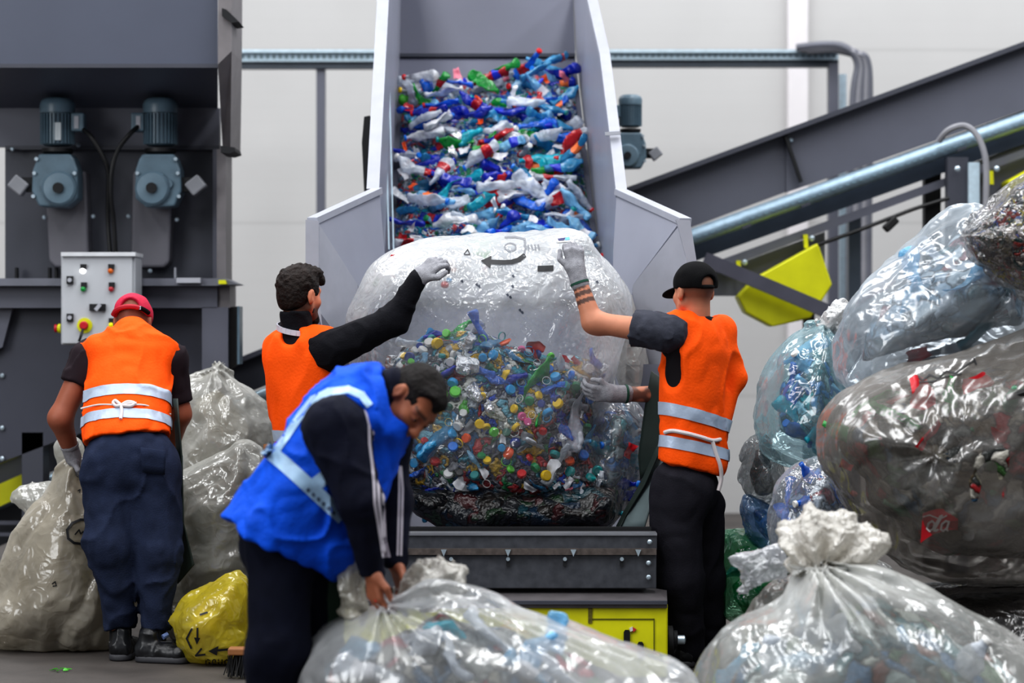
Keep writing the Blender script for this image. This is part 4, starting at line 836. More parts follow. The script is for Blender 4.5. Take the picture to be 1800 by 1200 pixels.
# ======== the man in the red cap, bending away
def man_red_cap():
    D = 10.78; s = A3((0, .56, .83)); f = A3((0, .83, -.56)); p = lambda x, y, dd=0.: PN(x, y, D + dd)
    hc = p(234, 566, .4); hp, HL, HR = head_prims(hc, (.02, .86, -.5), (0, .5, .86), .97)
    nb = p(232, 598, .3); shl = p(156, 628, .26); shr = p(302, 634, .26); el = p(106, 735, .2); wl = p(127, 798, .3); er = p(316, 728, .3); wr = p(296, 800, .42); pel = p(230, 808)
    kl = p(193, 960, -.06); kr = p(280, 968, -.04); al = A3((p(210, 0)[0], D + .03, .1)); ar = A3((p(274, 0)[0], D - .02, .11))
    body = hp + [cap(HL(0, -.03, -.04), nb, .058, .06, k=.02), cap(nb + A3((0, -.05, -.08)), pel + A3((0, 0, .08)), .08, .09, k=.02), cap(shl, shr, .045, k=.02), cap(shl, el, .06, .052, k=.03), cap(el, wl, .054, .034, k=.03), cap(shr, er, .058, .05, k=.03), cap(er, wr, .05, .034, k=.03), cap(wl, wl + A3((.01, .015, -.02)), .028, .024), cap(wr, wr + A3((0, .02, -.02)), .028, .024),
                 cap(p(190, 850), kl, .075, .06, k=.02), cap(kl, al, .06, .04), cap(p(270, 850), kr, .075, .06, k=.02), cap(kr, ar, .06, .04), cap(al, al + A3((.01, .05, -.06)), .03, .026), cap(ar, ar + A3((.03, -.02, -.06)), .03, .026)]
    T = tag(empty('person', (hc[0], D, 0)), 'person in a crimson cap and orange vest bending away over a pale bag', 'person')
    def nape(V):
        q = (V - hc) @ HR.T; w = np.clip((q[:, 2] + .06) / .04, 0, 1) * (q[:, 1] < .02) * (np.abs(q[:, 0]) < .075); return w * .45, (70, 44, 38)
    blob('body', body, M_skin, T, .006, col=skin_col((150, 88, 66), (nape,)))
    sh = blob('shirt', [cap(p(228, 640, .24), p(226, 770, .03), .17, .175, k=.05, flat=(f, .62)), cap(shl, shr, .07, k=.06), cap(shl, shl + (el - shl) * .42, .08, .074, k=.04), cap(shr, shr + (er - shr) * .72, .076, .07, k=.04), half(shl + (el - shl) * .45, el - shl), half(shr + (er - shr) * .78, er - shr), half(p(226, 780), (0, -.2, -1))], M_tee_c, T, .007, folds(.005, 12, 2))
    vest = blob('safety_vest', [cap(p(227, 640, .22), p(223, 775, .0), .19, .2, k=.05, flat=(f, .66)), cap(p(168, 612, .22), p(290, 618, .22), .062, k=.07), cap(p(232, 590, .27), p(232, 620, .25), .085, .1, k=.05), ell(HL(0, .05, -.12), (.1, .12, .1), HR, k=.02, op='-'),
        cap(shl + A3((-.075, .02, -.02)), shl + A3((-.085, .0, -.15)), .085, .09, k=.012, op='-'), cap(shr + A3((.075, .02, -.02)), shr + A3((.085, 0, -.15)), .085, .09, k=.012, op='-'), half(p(220, 757, -.13), (.14, -.3, -1))], M_orange, T, .007, folds(.009, 8, 5, .009, (1, 1, .6)))
    band_of(vest, 'reflective_band', p(220, 675, -.05), (.0, .42, .9), .054, M_band, vest); band_of(vest, 'reflective_band', p(220, 722, -.1), (.0, .36, .93), .05, M_band, vest)
    tr = blob('trousers', [ell(pel, (.208, .15, .17), k=.05), cap(p(190, 830), p(270, 830), .12, k=.05), cap(p(190, 850), kl, .118, .096, k=.04), cap(kl, al + A3((0, 0, .03)), .096, .066, k=.04), cap(p(272, 850), kr, .118, .09, k=.04), cap(kr, ar + A3((0, 0, .05)), .09, .068, k=.04), half(al + A3((0, 0, .04)), (0, 0, -1))], M_navy_t, T, .008, folds(.008, 8, 13, .008, (1, 1, .7)))
    sheet('back_pocket', [(p(247, 786, -.165), p(292, 792, -.15)), (p(250, 830, -.15), p(290, 834, -.135))], M_navy_t, tr, wave=.002)
    shoe(T, (al[0], al[1] - .08, 0), (al[0] + .03, al[1] + .2, 0)); shoe(T, (ar[0] - .08, ar[1] - .02, .0), (ar[0] + .17, ar[1] - .1, 0))
    for a in (al, ar): MB().tube([a + A3((0, 0, -.03)), a + A3((0, 0, .07))], .05, 14).build('sock', mat('black_sock', (22, 23, 28), .85), T, smooth=True)
    MB().tube([ar + A3((.04, -.045, .0)), ar + A3((.06, -.03, .01))], .012, 8).build('shoe_tag', mat('blue_white_tag', (120, 140, 190), .8), T)
    cp = blob('cap', [ell(HL(0, -.012, .036), (.09, .112, .094), HR, k=.01), half(HL(0, 0, .01), -HR[2]), ell(HL(0, -.12, .012), (.046, .06, .05), HR, k=.008, op='-')], M_capr, T, .005, lambda x, y, z: .003 * vnoise(x, y, z, 30, 2))
    blob('cap_brim', [ell(HL(0, .12, .0), (.072, .085, .012), HR)], M_capr, cp, .005)
    MB().tube([HL(.108 * math.sin(a) * .86, -.012 - .114 * math.cos(a), .012) for a in np.linspace(-1.2, .5, 9)], .012, 8).build('cap_strap', mat('red_cap_strap', (176, 12, 40), .6), cp, smooth=True)
    MB().tube([HL(.108 * math.sin(a) * .86, -.012 - .114 * math.cos(a), .012) for a in np.linspace(.5, 1.1, 5)], .011, 8).build('strap_end', M_capb, cp, smooth=True)
    b = MB(); a = HL(.046, -.112, .012); b.box(a - .008, a + .008); b.build('cap_buckle', M_galv_l, cp)
    glove(T, wl, (.25, .35, -.9), (1, .1, 0), 1, el, .7, 1.0); glove(T, wr, (0, .5, -.85), (-1, 0, 0), -1, er, .7, 1.0)
    ap = sheet('apron', [(p(170, 800, .2), p(322, 800, .12)), (p(185, 930, .22), p(320, 930, .16)), (p(205, 1030, .2), p(300, 1030, .16))], M_apron_i, T, seed=4)
    sheet('apron_edge', [(p(306, 700, .1), p(313, 700, .06)), (p(312, 800, .1), p(321, 800, .04)), (p(316, 900, .1), p(324, 920, .04)), (p(312, 1020, .1), p(340, 985, .05)), (p(313, 1026, .1), p(342, 992, .05))], M_apron, ap, wave=.006)
    BV = BVHTree.FromPolygons([v.co + WORLD[vest.name] for v in vest.data.vertices], [q.vertices[:] for q in vest.data.polygons]); cm = Vector((0, 0, CAMZ))
    def on(x, y, o=.012):
        d = (P(x, y, 10) - cm).normalized(); h = BV.ray_cast(cm, d)[0]; return (h if h is not None else P(x, y, D)) - d * o
    for pts in ([(213, 712), (203, 704), (199, 708), (204, 713), (213, 712)], [(213, 712), (224, 706), (236, 708), (230, 713), (213, 712)], [(213, 712), (214, 724), (212, 736)], [(240, 709), (228, 709), (213, 712)]): cable('apron_tie', [on(*q) for q in pts], .0075, None, M_cord, parent=ap)
    cable('apron_tie', [on(x, y, .004) for x, y in ((142, 718), (175, 711), (213, 712), (255, 712), (300, 728))], .004, None, M_cord, parent=ap)
man_red_cap()

# ======== the man in the blue vest, bending over the bag
def man_blue_vest():
    D = 8.1; p = lambda x, y, dd=0.: PN(x, y, D + dd); s = A3((.63, 0, .78)); f = A3((.78, 0, -.63))
    hc = p(726, 706, -.02); hp, HL, HR = head_prims(hc, (.3, -.55, -.78), (.83, -.25, .5), 1.0)
    nb = p(668, 702); shr = p(592, 748, -.2); shl = p(678, 765, .2); er = p(634, 880, -.24); wr = p(654, 1000, -.16); el = p(692, 880, .18); wl = p(694, 988, .1); pel = p(486, 935)
    kl = p(548, 1150, .12); kr = p(486, 1150, -.12); al = A3((p(536, 0, .12)[0], D + .12, .09)); ar = A3((p(478, 0, -.12)[0], D - .12, .09))
    body = hp + [cap(HL(0, -.03, -.04), nb, .058, .06, k=.02), cap(nb + A3((-.08, 0, -.08)), p(520, 880), .08, .08, k=.02), cap(p(520, 880), p(510, 985), .08, .07, k=.02), cap(shl, shr, .05, k=.02), cap(shr, er, .055, .044, k=.03), cap(er, wr, .044, .031, k=.03), cap(shl, el, .055, .044, k=.03), cap(el, wl, .044, .031, k=.03),
                 cap(p(530, 985, .05), kl, .06, .055, k=.02), cap(kl, al, .055, .042), cap(p(488, 985, -.04), kr, .06, .055, k=.02), cap(kr, ar, .06, .042), cap(al, al + A3((.06, 0, -.05)), .035, .03), cap(ar, ar + A3((.06, 0, -.05)), .035, .03)]
    body += hand_prims(wr, (.12, -.05, -1), (.75, .5, .1), 1, .62, 1.05) + hand_prims(wl, (.3, -.1, -.95), (-.6, -.3, -.3), -1, .75, 1.05)
    def hairline(V):
        q = (V - hc) @ HR.T; w = np.clip((q[:, 2] - .05) / .03, 0, 1) * np.clip((.06 - q[:, 1]) / .03, 0, 1) * (np.abs(q[:, 0]) < .09) * (q[:, 2] < .16); return w * .75, (52, 36, 30)
    def brows(V):
        q = (V - hc) @ HR.T; w = np.exp(-((q[:, 2] - .026) / .007) ** 2) * (np.abs(np.abs(q[:, 0]) - .034) < .024) * (q[:, 1] > .06); return w * .85, (36, 26, 24)
    def mous(V):
        q = (V - hc) @ HR.T; w = np.exp(-((q[:, 2] + .053) / .008) ** 2) * (np.abs(q[:, 0]) < .032) * (q[:, 1] > .07); return w * .8, (44, 34, 32)
    def jawdark(V):
        q = (V - hc) @ HR.T; w = np.clip((-.06 - q[:, 2]) / .03, 0, 1) * (q[:, 1] > .0) * (q[:, 2] > -.14); return w * .3, (80, 56, 48)
    T = tag(empty('person', (pel[0], D, 0)), 'person in a blue vest and navy tracksuit bending to grip the bag neck', 'person')
    blob('body', body, M_skin, T, .0048, col=skin_col((158, 98, 72), (hairline, jawdark, brows, mous)))
    for q in (-1, 1):
        e = MB().lathe([(.002, 0), (.0065, .0008), (.0065, .0022)], HL(q * .033, .091, -.002), HR[1], 12).build('eye', mat('dark_iris', (30, 20, 18), .15), T, smooth=True)
    blob('hair', [ell(HL(0, -.02, .034), (.084, .106, .094), HR, k=.01), ell(HL(0, -.05, -.015), (.069, .063, .08), HR, k=.02), ell(HL(.015, .055, .086), (.05, .034, .022), HR, k=.035), ell(HL(0, .12, -.02), (.085, .08, .075), HR, k=.015, op='-'), half(HL(0, -.05, -.065), -HR[2] * .9 + HR[1] * .4, .02), ell(HL(.088, -.005, -.02), (.03, .028, .045), HR, k=.01, op='-'), ell(HL(-.088, -.005, -.02), (.03, .028, .045), HR, k=.01, op='-'),
        ell(HL(.05, .088, .06), (.026, .035, .03), HR, k=.02, op='-'), ell(HL(-.05, .088, .06), (.026, .035, .03), HR, k=.02, op='-')], M_hair_b, T, .005, lambda x, y, z: .003 * vnoise(x, y, z, 40, 3) + .002 * ridged(x, y, z, 90, 5))
    jk = blob('jacket', [cap(p(604, 752), p(500, 915), .165, .158, k=.05, flat=(f, .86)), cap(shr + A3((0, .04, 0)), shl + A3((0, -.04, 0)), .088, k=.08), cap(nb + A3((-.02, 0, -.02)), nb + A3((.035, 0, .03)), .088, .078, k=.03), cap(shr + A3((-.005, 0, -.01)), er, .1, .068, k=.05), cap(er, wr, .068, .044, k=.04), cap(shl, el, .088, .06, k=.05), cap(el, wl, .06, .042, k=.04), half(p(690, 1005, 0), (0, 0, -1))], M_navy, T, .007, folds(.007, 9, 41, .005, (1, 1, .7)))
    for k, x in enumerate((0, 8.5, 17)):
        w = [(x0 + x * q, y0) for x0, y0, q in ((642, 718, .5), (648, 745, 1), (651, 780, 1), (654, 815, 1), (657, 850, 1), (660, 885, .85), (664, 920, .7), (669, 950, .6), (675, 978, .5))]
        ink(jk, stroke([(a + 1.2 * math.sin(i * 2.2 + k), b) for i, (a, b) in enumerate(w)], 4.6), 'sleeve_stripe', mat('white_stripe', (196, 190, 200), .7), jk, 4, .003)
    for k, x in enumerate((0, 6)):
        ink(jk, stroke([(702 + x * .5, 820), (702 + x, 860), (701 + x, 900), (700 + x, 940), (699 + x, 975)], 4), 'sleeve_stripe', mat('white_stripe', (196, 190, 200), .7), jk, 4, .003)
    vest = blob('safety_vest', [cap(p(604, 752), p(468, 960), .18, .2, k=.05, flat=(f, .87)), cap(p(640, 728), p(565, 945), .165, .15, k=.06), cap(p(612, 728, -.15), p(650, 735, .16), .08, k=.07), cap(p(640, 710), p(655, 705), .1, .095, k=.05), ell(HL(0, -.03, -.02), (.12, .13, .15), HR, k=.02, op='-'),
        cap(p(590, 748, -.3), p(612, 810, -.3), .135, .125, k=.015, op='-'), cap(p(680, 760, .3), p(690, 820, .3), .13, .13, k=.015, op='-'), half(p(482, 955), (-.52, 0, -.86))], M_blue, T, .007, folds(.009, 8, 51, .009, (1, 1, 1)))
    ink(vest, stroke([(472, 792), (500, 815), (530, 842), (560, 870), (598, 905)], 26), 'reflective_band', M_band_b, vest, 5, .004)
    ink(vest, stroke([(484, 794), (506, 762), (530, 726), (550, 702), (578, 688), (612, 684), (636, 694), (648, 710)], 13), 'reflective_band', M_band_b, vest, 4, .004)
    ink(vest, [[(546, 842), (578, 818), (586, 840), (562, 862)]], 'reflective_band', M_band_b, vest, 5, .004)
    ink(vest, [[(541 + 9 * i, 857 + 8 * i), (545 + 9 * i, 860 + 8 * i), (543 + 9 * i, 866 + 8 * i), (538 + 9 * i, 862 + 8 * i)] for i in range(6)], 'worn_print', mat('worn_print_grey', (70, 84, 110), .7), vest, 4, .006)
    blob('trousers', [ell(pel + A3((.02, 0, -.04)), (.15, .145, .13), k=.04), cap(p(488, 985, -.055), kr, .106, .1, k=.04), cap(kr, ar, .1, .075, k=.04), cap(p(530, 985, .07), kl, .11, .1, k=.03), cap(kl, al, .1, .075, k=.04)], M_dnavy, T, .009, folds(.008, 7, 61, .006, (1, 1, .6)))
    for a in (al, ar): shoe(T, (a[0] - .08, a[1], 0), (a[0] + .19, a[1] - .02, 0))
    sheet('apron', [(p(588, 915, .0), p(612, 900, .02)), (p(578, 980, .0), p(612, 990, .02)), (p(572, 1080, .02), p(606, 1085, .04)), (p(570, 1160, .02), p(600, 1160, .04))], mat('dark_green_cloth', (30, 56, 40), .7), T, seed=7)
    MB().lathe([(.0105, -.004), (.0115, 0), (.0105, .004)], wr + A3((.02, -.02, -.1)), (0, 0, 1), 16).build('finger_ring', mat('red_ring', (200, 30, 30), .3), T, smooth=True)
man_blue_vest()
# ---------------------------------------------------------------- bags of film
FC = dict(clear=(226, 228, 230), milky=(232, 230, 224), beige=(196, 188, 172), grey=(150, 146, 140), yellow=(226, 206, 60), teal=(120, 200, 205), green=(30, 150, 95))
M_ink = mat('black_marker_ink', (20, 20, 24), .6)
WASTE = [(24, 70, 180), (14, 130, 150), (200, 208, 216), (16, 120, 66), (170, 34, 40), (40, 46, 60), (216, 216, 210), (14, 100, 150), (80, 80, 92), (200, 160, 24), (110, 170, 190), (150, 154, 160)]
M_waste = waste_mat('packed_mixed_plastic', WASTE, 19)
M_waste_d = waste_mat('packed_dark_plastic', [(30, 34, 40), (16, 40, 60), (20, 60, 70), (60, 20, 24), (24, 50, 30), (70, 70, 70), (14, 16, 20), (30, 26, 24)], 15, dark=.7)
M_waste_b = waste_mat('packed_blue_plastic', [(20, 100, 190), (0, 160, 170), (170, 210, 225), (30, 120, 190), (10, 60, 120), (190, 214, 220), (20, 110, 120), (80, 140, 190)], 15)
M_waste_g = waste_mat('packed_green_plastic', [(14, 120, 66), (20, 150, 90), (8, 70, 44), (60, 170, 120), (10, 100, 70)], 13)
M_waste_k = waste_mat('packed_grey_plastic', [(150, 146, 134), (110, 112, 104), (60, 96, 50), (180, 176, 166), (96, 84, 66), (124, 130, 128), (160, 40, 44), (60, 62, 60), (40, 80, 110), (140, 136, 120)], 13)
def lumps(amp=.03, f=6, seed=0.): return lambda x, y, z: amp * vnoise(x, y, z, f, seed) + amp * .6 * vnoise(x, y, z, f * 2.3, seed + 2)
BAGS = {}
def bag(key, pts, D, T, m, label, group=None, disp=None, opac=1., R=None, back=1., core=None, core_shrink=.06, core_label=None, floor=.004, vox=.011, cat='bag', core_pts=None, parts=None, name='plastic_bag', core_disp=None):
    B = Bag(pts, D, T, R, vox); o = B.mesh(name, m, None, disp, opac, 0, back, floor=floor); tag(o, label, cat, group); B.o = o; BAGS[key] = B; B.floor = floor
    if core:
        Bc = Bag(core_pts, D, T * .9, R, vox * 1.5) if core_pts else B
        c = Bc.mesh('plastic_waste', core, None, core_disp or lumps(.022, 8, len(BAGS)), 1., core_shrink, back * .95, vox * 1.6, floor=floor + .02 if floor is not None else None); tag(c, core_label, 'plastic waste', kind='stuff'); B.core = c
    return B
def tuft(B, name, pts, D, T, m, pleats, amp=.012, seed=1., opac=1.3, vox=.008, parent=None):
    Bt = Bag(pts, D, T, None, vox); return Bt.mesh(name, m, parent or B.o, wrinkle(amp, 9, seed, pleat=pleats, fine=.8), opac)

# -- the big bag on the feed conveyor
F_c = film('clear_film', (238, 240, 242), .2, .06, .14, .36, 10., .22, transl=.5)
def op_c(V):
    x, y = pxof(V); top = np.clip((560 - y) / 70, 0, 1); lft = np.clip((700 - x) / 60, 0, 1) * np.clip((620 - y) / 60, 0, 1); rt = np.clip((x - 985) / 40, 0, 1) * np.clip((700 - y) / 80, 0, 1)
    front = V[:, 1] < 11.06
    return np.where(front, .42 + 2.1 * np.maximum(top, np.maximum(.5 * lft, .8 * rt)) - .4 * np.clip((y - 760) / 80, 0, 1), 1. + 1.2 * top)
cb = bag('central', [(606, 565), (636, 505), (654, 464), (690, 440), (742, 424), (798, 416), (900, 409), (1012, 401), (1037, 420), (1050, 446), (1085, 478), (1113, 522), (1116, 560), (1098, 610), (1088, 650), (1070, 700), (1064, 790), (1100, 850), (1092, 905), (1050, 934), (900, 938), (790, 934), (735, 905), (695, 860), (650, 785), (622, 690)], 11.06, .4, F_c,
         'huge clear film bag full of bottle caps held up between two workers', vox=.0095, disp=wrinkle(.0085, 3.4, 1, (.55, 1), 4., fine=.6, iso=.15), opac=op_c, R=.36, back=.9, core=M_waste, core_shrink=.045, floor=.515,
         core_pts=[(640, 690), (690, 610), (730, 590), (790, 560), (850, 560), (900, 590), (960, 612), (1020, 606), (1078, 640), (1070, 700), (1064, 790), (1100, 850), (1092, 905), (1050, 934), (900, 938), (790, 934), (735, 905), (695, 860), (650, 785)],
         core_label='mixed crushed plastic packed deep inside the huge clear bag')
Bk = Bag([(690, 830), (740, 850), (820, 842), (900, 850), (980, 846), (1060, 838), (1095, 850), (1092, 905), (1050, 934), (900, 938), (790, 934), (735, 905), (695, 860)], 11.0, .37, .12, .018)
tag(Bk.mesh('plastic_waste', M_waste_d, None, lumps(.018, 9, 77), 1., .0, .9, floor=.54), 'bottom plastic of the huge clear bag, shade put into its dark colour', 'plastic waste', kind='stuff')  # dark colour stands in for the shade low in the bag
arc = [(895 + 28 * math.sin(a) * 1.1, 446 - 14 * math.cos(a)) for a in np.linspace(.7, 3.0, 9)]
ink(cb.o, stroke([(921, 449), (912, 456), (900, 460), (885, 461), (864, 460)], 8) + [[(845, 458), (864, 449), (862, 472)]], 'print_arrow', M_ink, cb.o, 4, .005)
ink(cb.o, stroke([(921, 449), (924, 436), (922, 420), (905, 416), (888, 417)], 3.5), 'print_line', mat('grey_ink', (120, 122, 128), .6), cb.o, 4, .005)
ink(cb.o, [[(945, 467), (973, 466), (973, 476), (945, 477)]], 'print_bar', M_ink, cb.o, 4, .005)
ink(cb.o, stroke([(816, 446), (822, 438), (826, 447), (816, 447)], 1.6), 'recycling_mark', M_ink, cb.o, 3, .005)
ink(cb.o, sum([stroke([(897 + 10 * math.cos(a), 434 + 7 * math.sin(a)) for a in np.linspace(0, 6.28, 13)], 2.2)], []), 'printed_letters', mat('grey_ink', (120, 122, 128), .6), cb.o, 3, .005)
ink(cb.o, sum([stroke([(922 + 6 * i, 430), (924 + 6 * i, 438)], 2.5) for i in range(5)], []), 'printed_letters', mat('grey_ink', (120, 122, 128), .6), cb.o, 3, .005)
ink(cb.o, [[(978, 418), (1002, 415), (1003, 424), (980, 426)]], 'sticker', mat('sticker_white', (225, 222, 216), .5), cb.o, 4, .006)
ink(cb.o, [[(980, 419), (994, 417), (992, 422), (982, 423)]], 'sticker_print', mat('sticker_navy', (40, 44, 100), .5), cb.o, 4, .009)
ink(cb.o, [[(994, 417), (1001, 416), (1002, 421), (993, 422)]], 'sticker_print', mat('sticker_blue', (90, 170, 220), .5), cb.o, 4, .009)
for x, y in ((838, 500), (842, 503), (892, 518), (897, 522), (914, 545), (918, 549), (812, 494), (902, 485), (901, 503), (1050, 495)):
    ink(cb.o, [[(x - 3, y - 1), (x + 1, y - 3), (x + 3, y + 2), (x, y + 3)]], 'dirt_fleck', mat('dark_fleck', (60, 66, 80), .6), cb.o, 3, .005)
# -- second bag of teal bottles behind its side
F_c2 = film('clear_film_loose', FC['clear'], .26, .06, .14, .5, 8., .2, transl=.5)
bag('teal', [(1040, 700), (1075, 690), (1120, 700), (1140, 740), (1136, 800), (1120, 860), (1090, 910), (1055, 930), (1020, 930), (1012, 800)], 11.02, .2, F_c2, 'clear bag of teal bottles squeezed beside the huge cap-filled bag', disp=wrinkle(.01, 7, 4, (.2, 1), 2), opac=.9, core=M_waste_b, core_shrink=.07, core_label='teal and blue bottles packed in the bag beside the huge bag', floor=.53)
bag('loose', [(1055, 500), (1090, 480), (1112, 520), (1130, 600), (1142, 660), (1140, 720), (1100, 730), (1080, 660), (1070, 600)], 11.36, .09, film('milky_film', FC['milky'], .5, .08, .2, .5, 8., .2), 'empty milky film bag hanging open behind the tattooed forearm', disp=wrinkle(.008, 8, 9, (.3, 1), 2), floor=None)
# -- pale bags at the left
F_b = film('beige_film', (206, 198, 182), .55, .07, .2, .28, 7., .3, transl=.4)
bag('left', [(0, 1010), (18, 960), (45, 900), (85, 858), (112, 815), (128, 796), (148, 800), (175, 850), (215, 900), (240, 990), (238, 1080), (215, 1140), (120, 1158), (20, 1150), (-30, 1120), (-20, 1050)], 11.25, .36, F_b, 'beige film bag with a black oval marker sign held by the crimson-capped person', disp=wrinkle(.014, 5, 21, (.35, 1), 2.5, [(PN(130, 800, 11), .35, 9, .012)], .5, .3), opac=1., core=mat('packed_pale_film', (150, 142, 124), .5, var=.4, vscale=9, bump=.6, bscale=14), core_shrink=.08, core_label='crumpled pale film packed in the bag with the oval marker sign')
lb = BAGS['left'].o
ink(lb, stroke([(163, 914), (142, 913), (127, 919), (118, 931), (120, 946), (130, 954), (146, 956), (165, 955)], 4.5), 'marker_oval', M_ink, lb, 4, .005)
ink(lb, stroke([(132, 939), (139, 931), (142, 938), (146, 934), (150, 941), (156, 938)], 2.5), 'marker_scribble', M_ink, lb, 3, .005)
ink(lb, stroke([(92, 1026), (97, 1022), (99, 1029), (93, 1030)], 2), 'marker_scribble', M_ink, lb, 3, .005)
ink(lb, stroke([(137, 862), (141, 860), (140, 865)], 2), 'marker_scribble', M_ink, lb, 3, .005)
F_m = film('pale_film', (220, 219, 212), .46, .1, .18, .28, 8., .3, transl=.4)
bag('scrap', [(15, 878), (28, 858), (60, 848), (95, 846), (130, 870), (140, 1000), (140, 1150), (60, 1150), (60, 960), (44, 900), (30, 892)], 11.75, .1, F_m, 'shiny clear film bag corner sticking out beside the yellow conveyor guard', disp=wrinkle(.012, 10, 31, (1, -.2), 2))
bag('sliver', [(96, 800), (100, 770), (122, 760), (150, 780), (150, 860), (110, 850)], 11.5, .08, F_m, 'milky film bag edge standing behind the beige bag neck', disp=wrinkle(.006, 9, 33), floor=None)
bag('hump', [(300, 700), (318, 668), (350, 655), (372, 650), (385, 640), (400, 655), (440, 680), (470, 715), (492, 745), (500, 800), (500, 880), (470, 930), (380, 960), (300, 950), (290, 800)], 12.0, .34, F_m, 'pale film bag with a knotted peak standing behind the orange-vested workers', disp=wrinkle(.012, 6, 41, (.3, 1), 2, [(PN(385, 645, 12), .3, 9, .014)], .5, .3), core=mat('packed_pale_film', (150, 142, 124)), core_shrink=.12, core_label='crumpled pale film packed in the bag with the knotted peak', floor=None)
bag('middle', [(296, 880), (310, 825), (340, 815), (380, 795), (402, 790), (418, 772), (445, 775), (468, 800), (480, 830), (490, 930), (480, 1030), (450, 1075), (380, 1080), (300, 1075), (285, 990)], 11.45, .36, F_m, 'crumpled pale film bag slumped between the crimson-capped and blue-vested people', disp=wrinkle(.014, 5, 47, (.8, .45), 3.2, None, .5, .3), core=mat('packed_grey_film', (112, 108, 98), .5, var=.4, vscale=8, bump=.6, bscale=12), core_shrink=.08, core_label='crumpled grey film packed in the slumped pale bag', floor=.2)
bag('under', [(280, 1060), (330, 1010), (420, 1010), (500, 1050), (500, 1130), (420, 1150), (300, 1140)], 11.5, .34, film('grey_film', (150, 146, 136), .6, .05, .25, .6, 9., .25), 'dusty grey film bag lying under the slumped pale bag', disp=wrinkle(.014, 6, 48, (1, .1), 2), core=mat('packed_grey_film', (112, 108, 98)), core_shrink=.1, core_label='crumpled grey film packed in the dusty bag under the slumped bag')
F_y = film('yellow_film', (232, 214, 70), .58, .06, .18, .35, 8., .25, transl=.45)
yb = bag('yellow', [(305, 1095), (315, 1060), (335, 1040), (370, 1025), (400, 1002), (425, 1000), (445, 1030), (450, 1100), (440, 1165), (400, 1172), (350, 1170), (318, 1145)], 10.68, .2, F_y, 'yellow film bag printed with black arrows lying beside the black shoe', disp=wrinkle(.014, 6.5, 51, (.8, .5), 2.8, None, .5, .4), core=mat('packed_yellow_film', (190, 176, 70), .5, var=.3, vscale=10, bump=.5, bscale=16), core_shrink=.06, core_label='crumpled yellow film packed in the yellow bag').o
ink(yb, [[(366, 1144), (384, 1135), (381, 1152)]] + stroke([(381, 1143), (400, 1141), (422, 1142)], 4), 'print_arrow', M_ink, yb, 4, .005)
ink(yb, stroke([(347, 1104), (347, 1124)], 3.5) + [[(341, 1120), (352, 1121), (346, 1133)]], 'print_arrow', M_ink, yb, 4, .005)
for q in ([(337, 1105), (328, 1122), (336, 1139)], [(354, 1140), (344, 1152), (360, 1150)], [(352, 1080), (364, 1076)]): ink(yb, stroke(q, 3.3), 'print_line', M_ink, yb, 4, .005)
def letters(s, x, y, h, dx, sk=0.):
    G = {'n': [[(0, 1), (0, .35)], [(0, .5), (.3, .35), (.6, .45), (.6, 1)]], 'e': [[(0, .68), (.6, .64), (.55, .42), (.3, .35), (.03, .5), (.02, .85), (.3, 1), (.6, .9)]], 'u': [[(0, .35), (.02, .85), (.3, 1), (.58, .85), (.6, .35)], [(.6, .35), (.62, 1)]], 'd': [[(.6, .0), (.6, 1)], [(.6, .5), (.3, .38), (.02, .55), (.05, .9), (.35, 1), (.6, .85)]],
         'o': [[(.3, .35), (.03, .5), (.03, .85), (.3, 1), (.57, .85), (.57, .5), (.3, .35)]], 'l': [[(.1, 1), (.0, .8), (.3, .05), (.45, 0), (.4, .2), (.12, .85), (.25, 1), (.4, .9)]], 'a': [[(.6, .4), (.3, .35), (.03, .55), (.05, .9), (.3, 1), (.55, .8), (.6, .4)], [(.6, .4), (.56, .9), (.7, 1)]],
         'C': [[(.8, .15), (.55, 0), (.2, .12), (0, .5), (.1, .85), (.4, 1), (.8, .85)]], 'A': [[(0, 1), (.35, 0), (.7, 1)], [(.15, .65), (.58, .65)]], 'D': [[(0, 0), (0, 1), (.4, .95), (.62, .6), (.58, .25), (.35, .03), (0, 0)]], 'O': [[(.35, 0), (.05, .3), (.05, .7), (.35, 1), (.65, .7), (.65, .3), (.35, 0)]], 'R': [[(0, 1), (0, 0), (.4, .03), (.6, .25), (.4, .5), (0, .52)], [(.3, .52), (.62, 1)]], 'N': [[(0, 1), (0, 0), (.6, 1), (.6, 0)]], 'r': [[(0, 1), (0, .4)], [(0, .55), (.25, .38), (.5, .42)]]}
    out = []
    for i, ch in enumerate(s):
        for st in G.get(ch, []): out += stroke([(x + i * dx + px * h * .75 + sk * (1 - py) * h, y + py * h) for px, py in st], h * .13)
    return out
ink(yb, letters('neudd', 362, 1154, 14, 11), 'printed_letters', M_ink, yb, 3, .005)
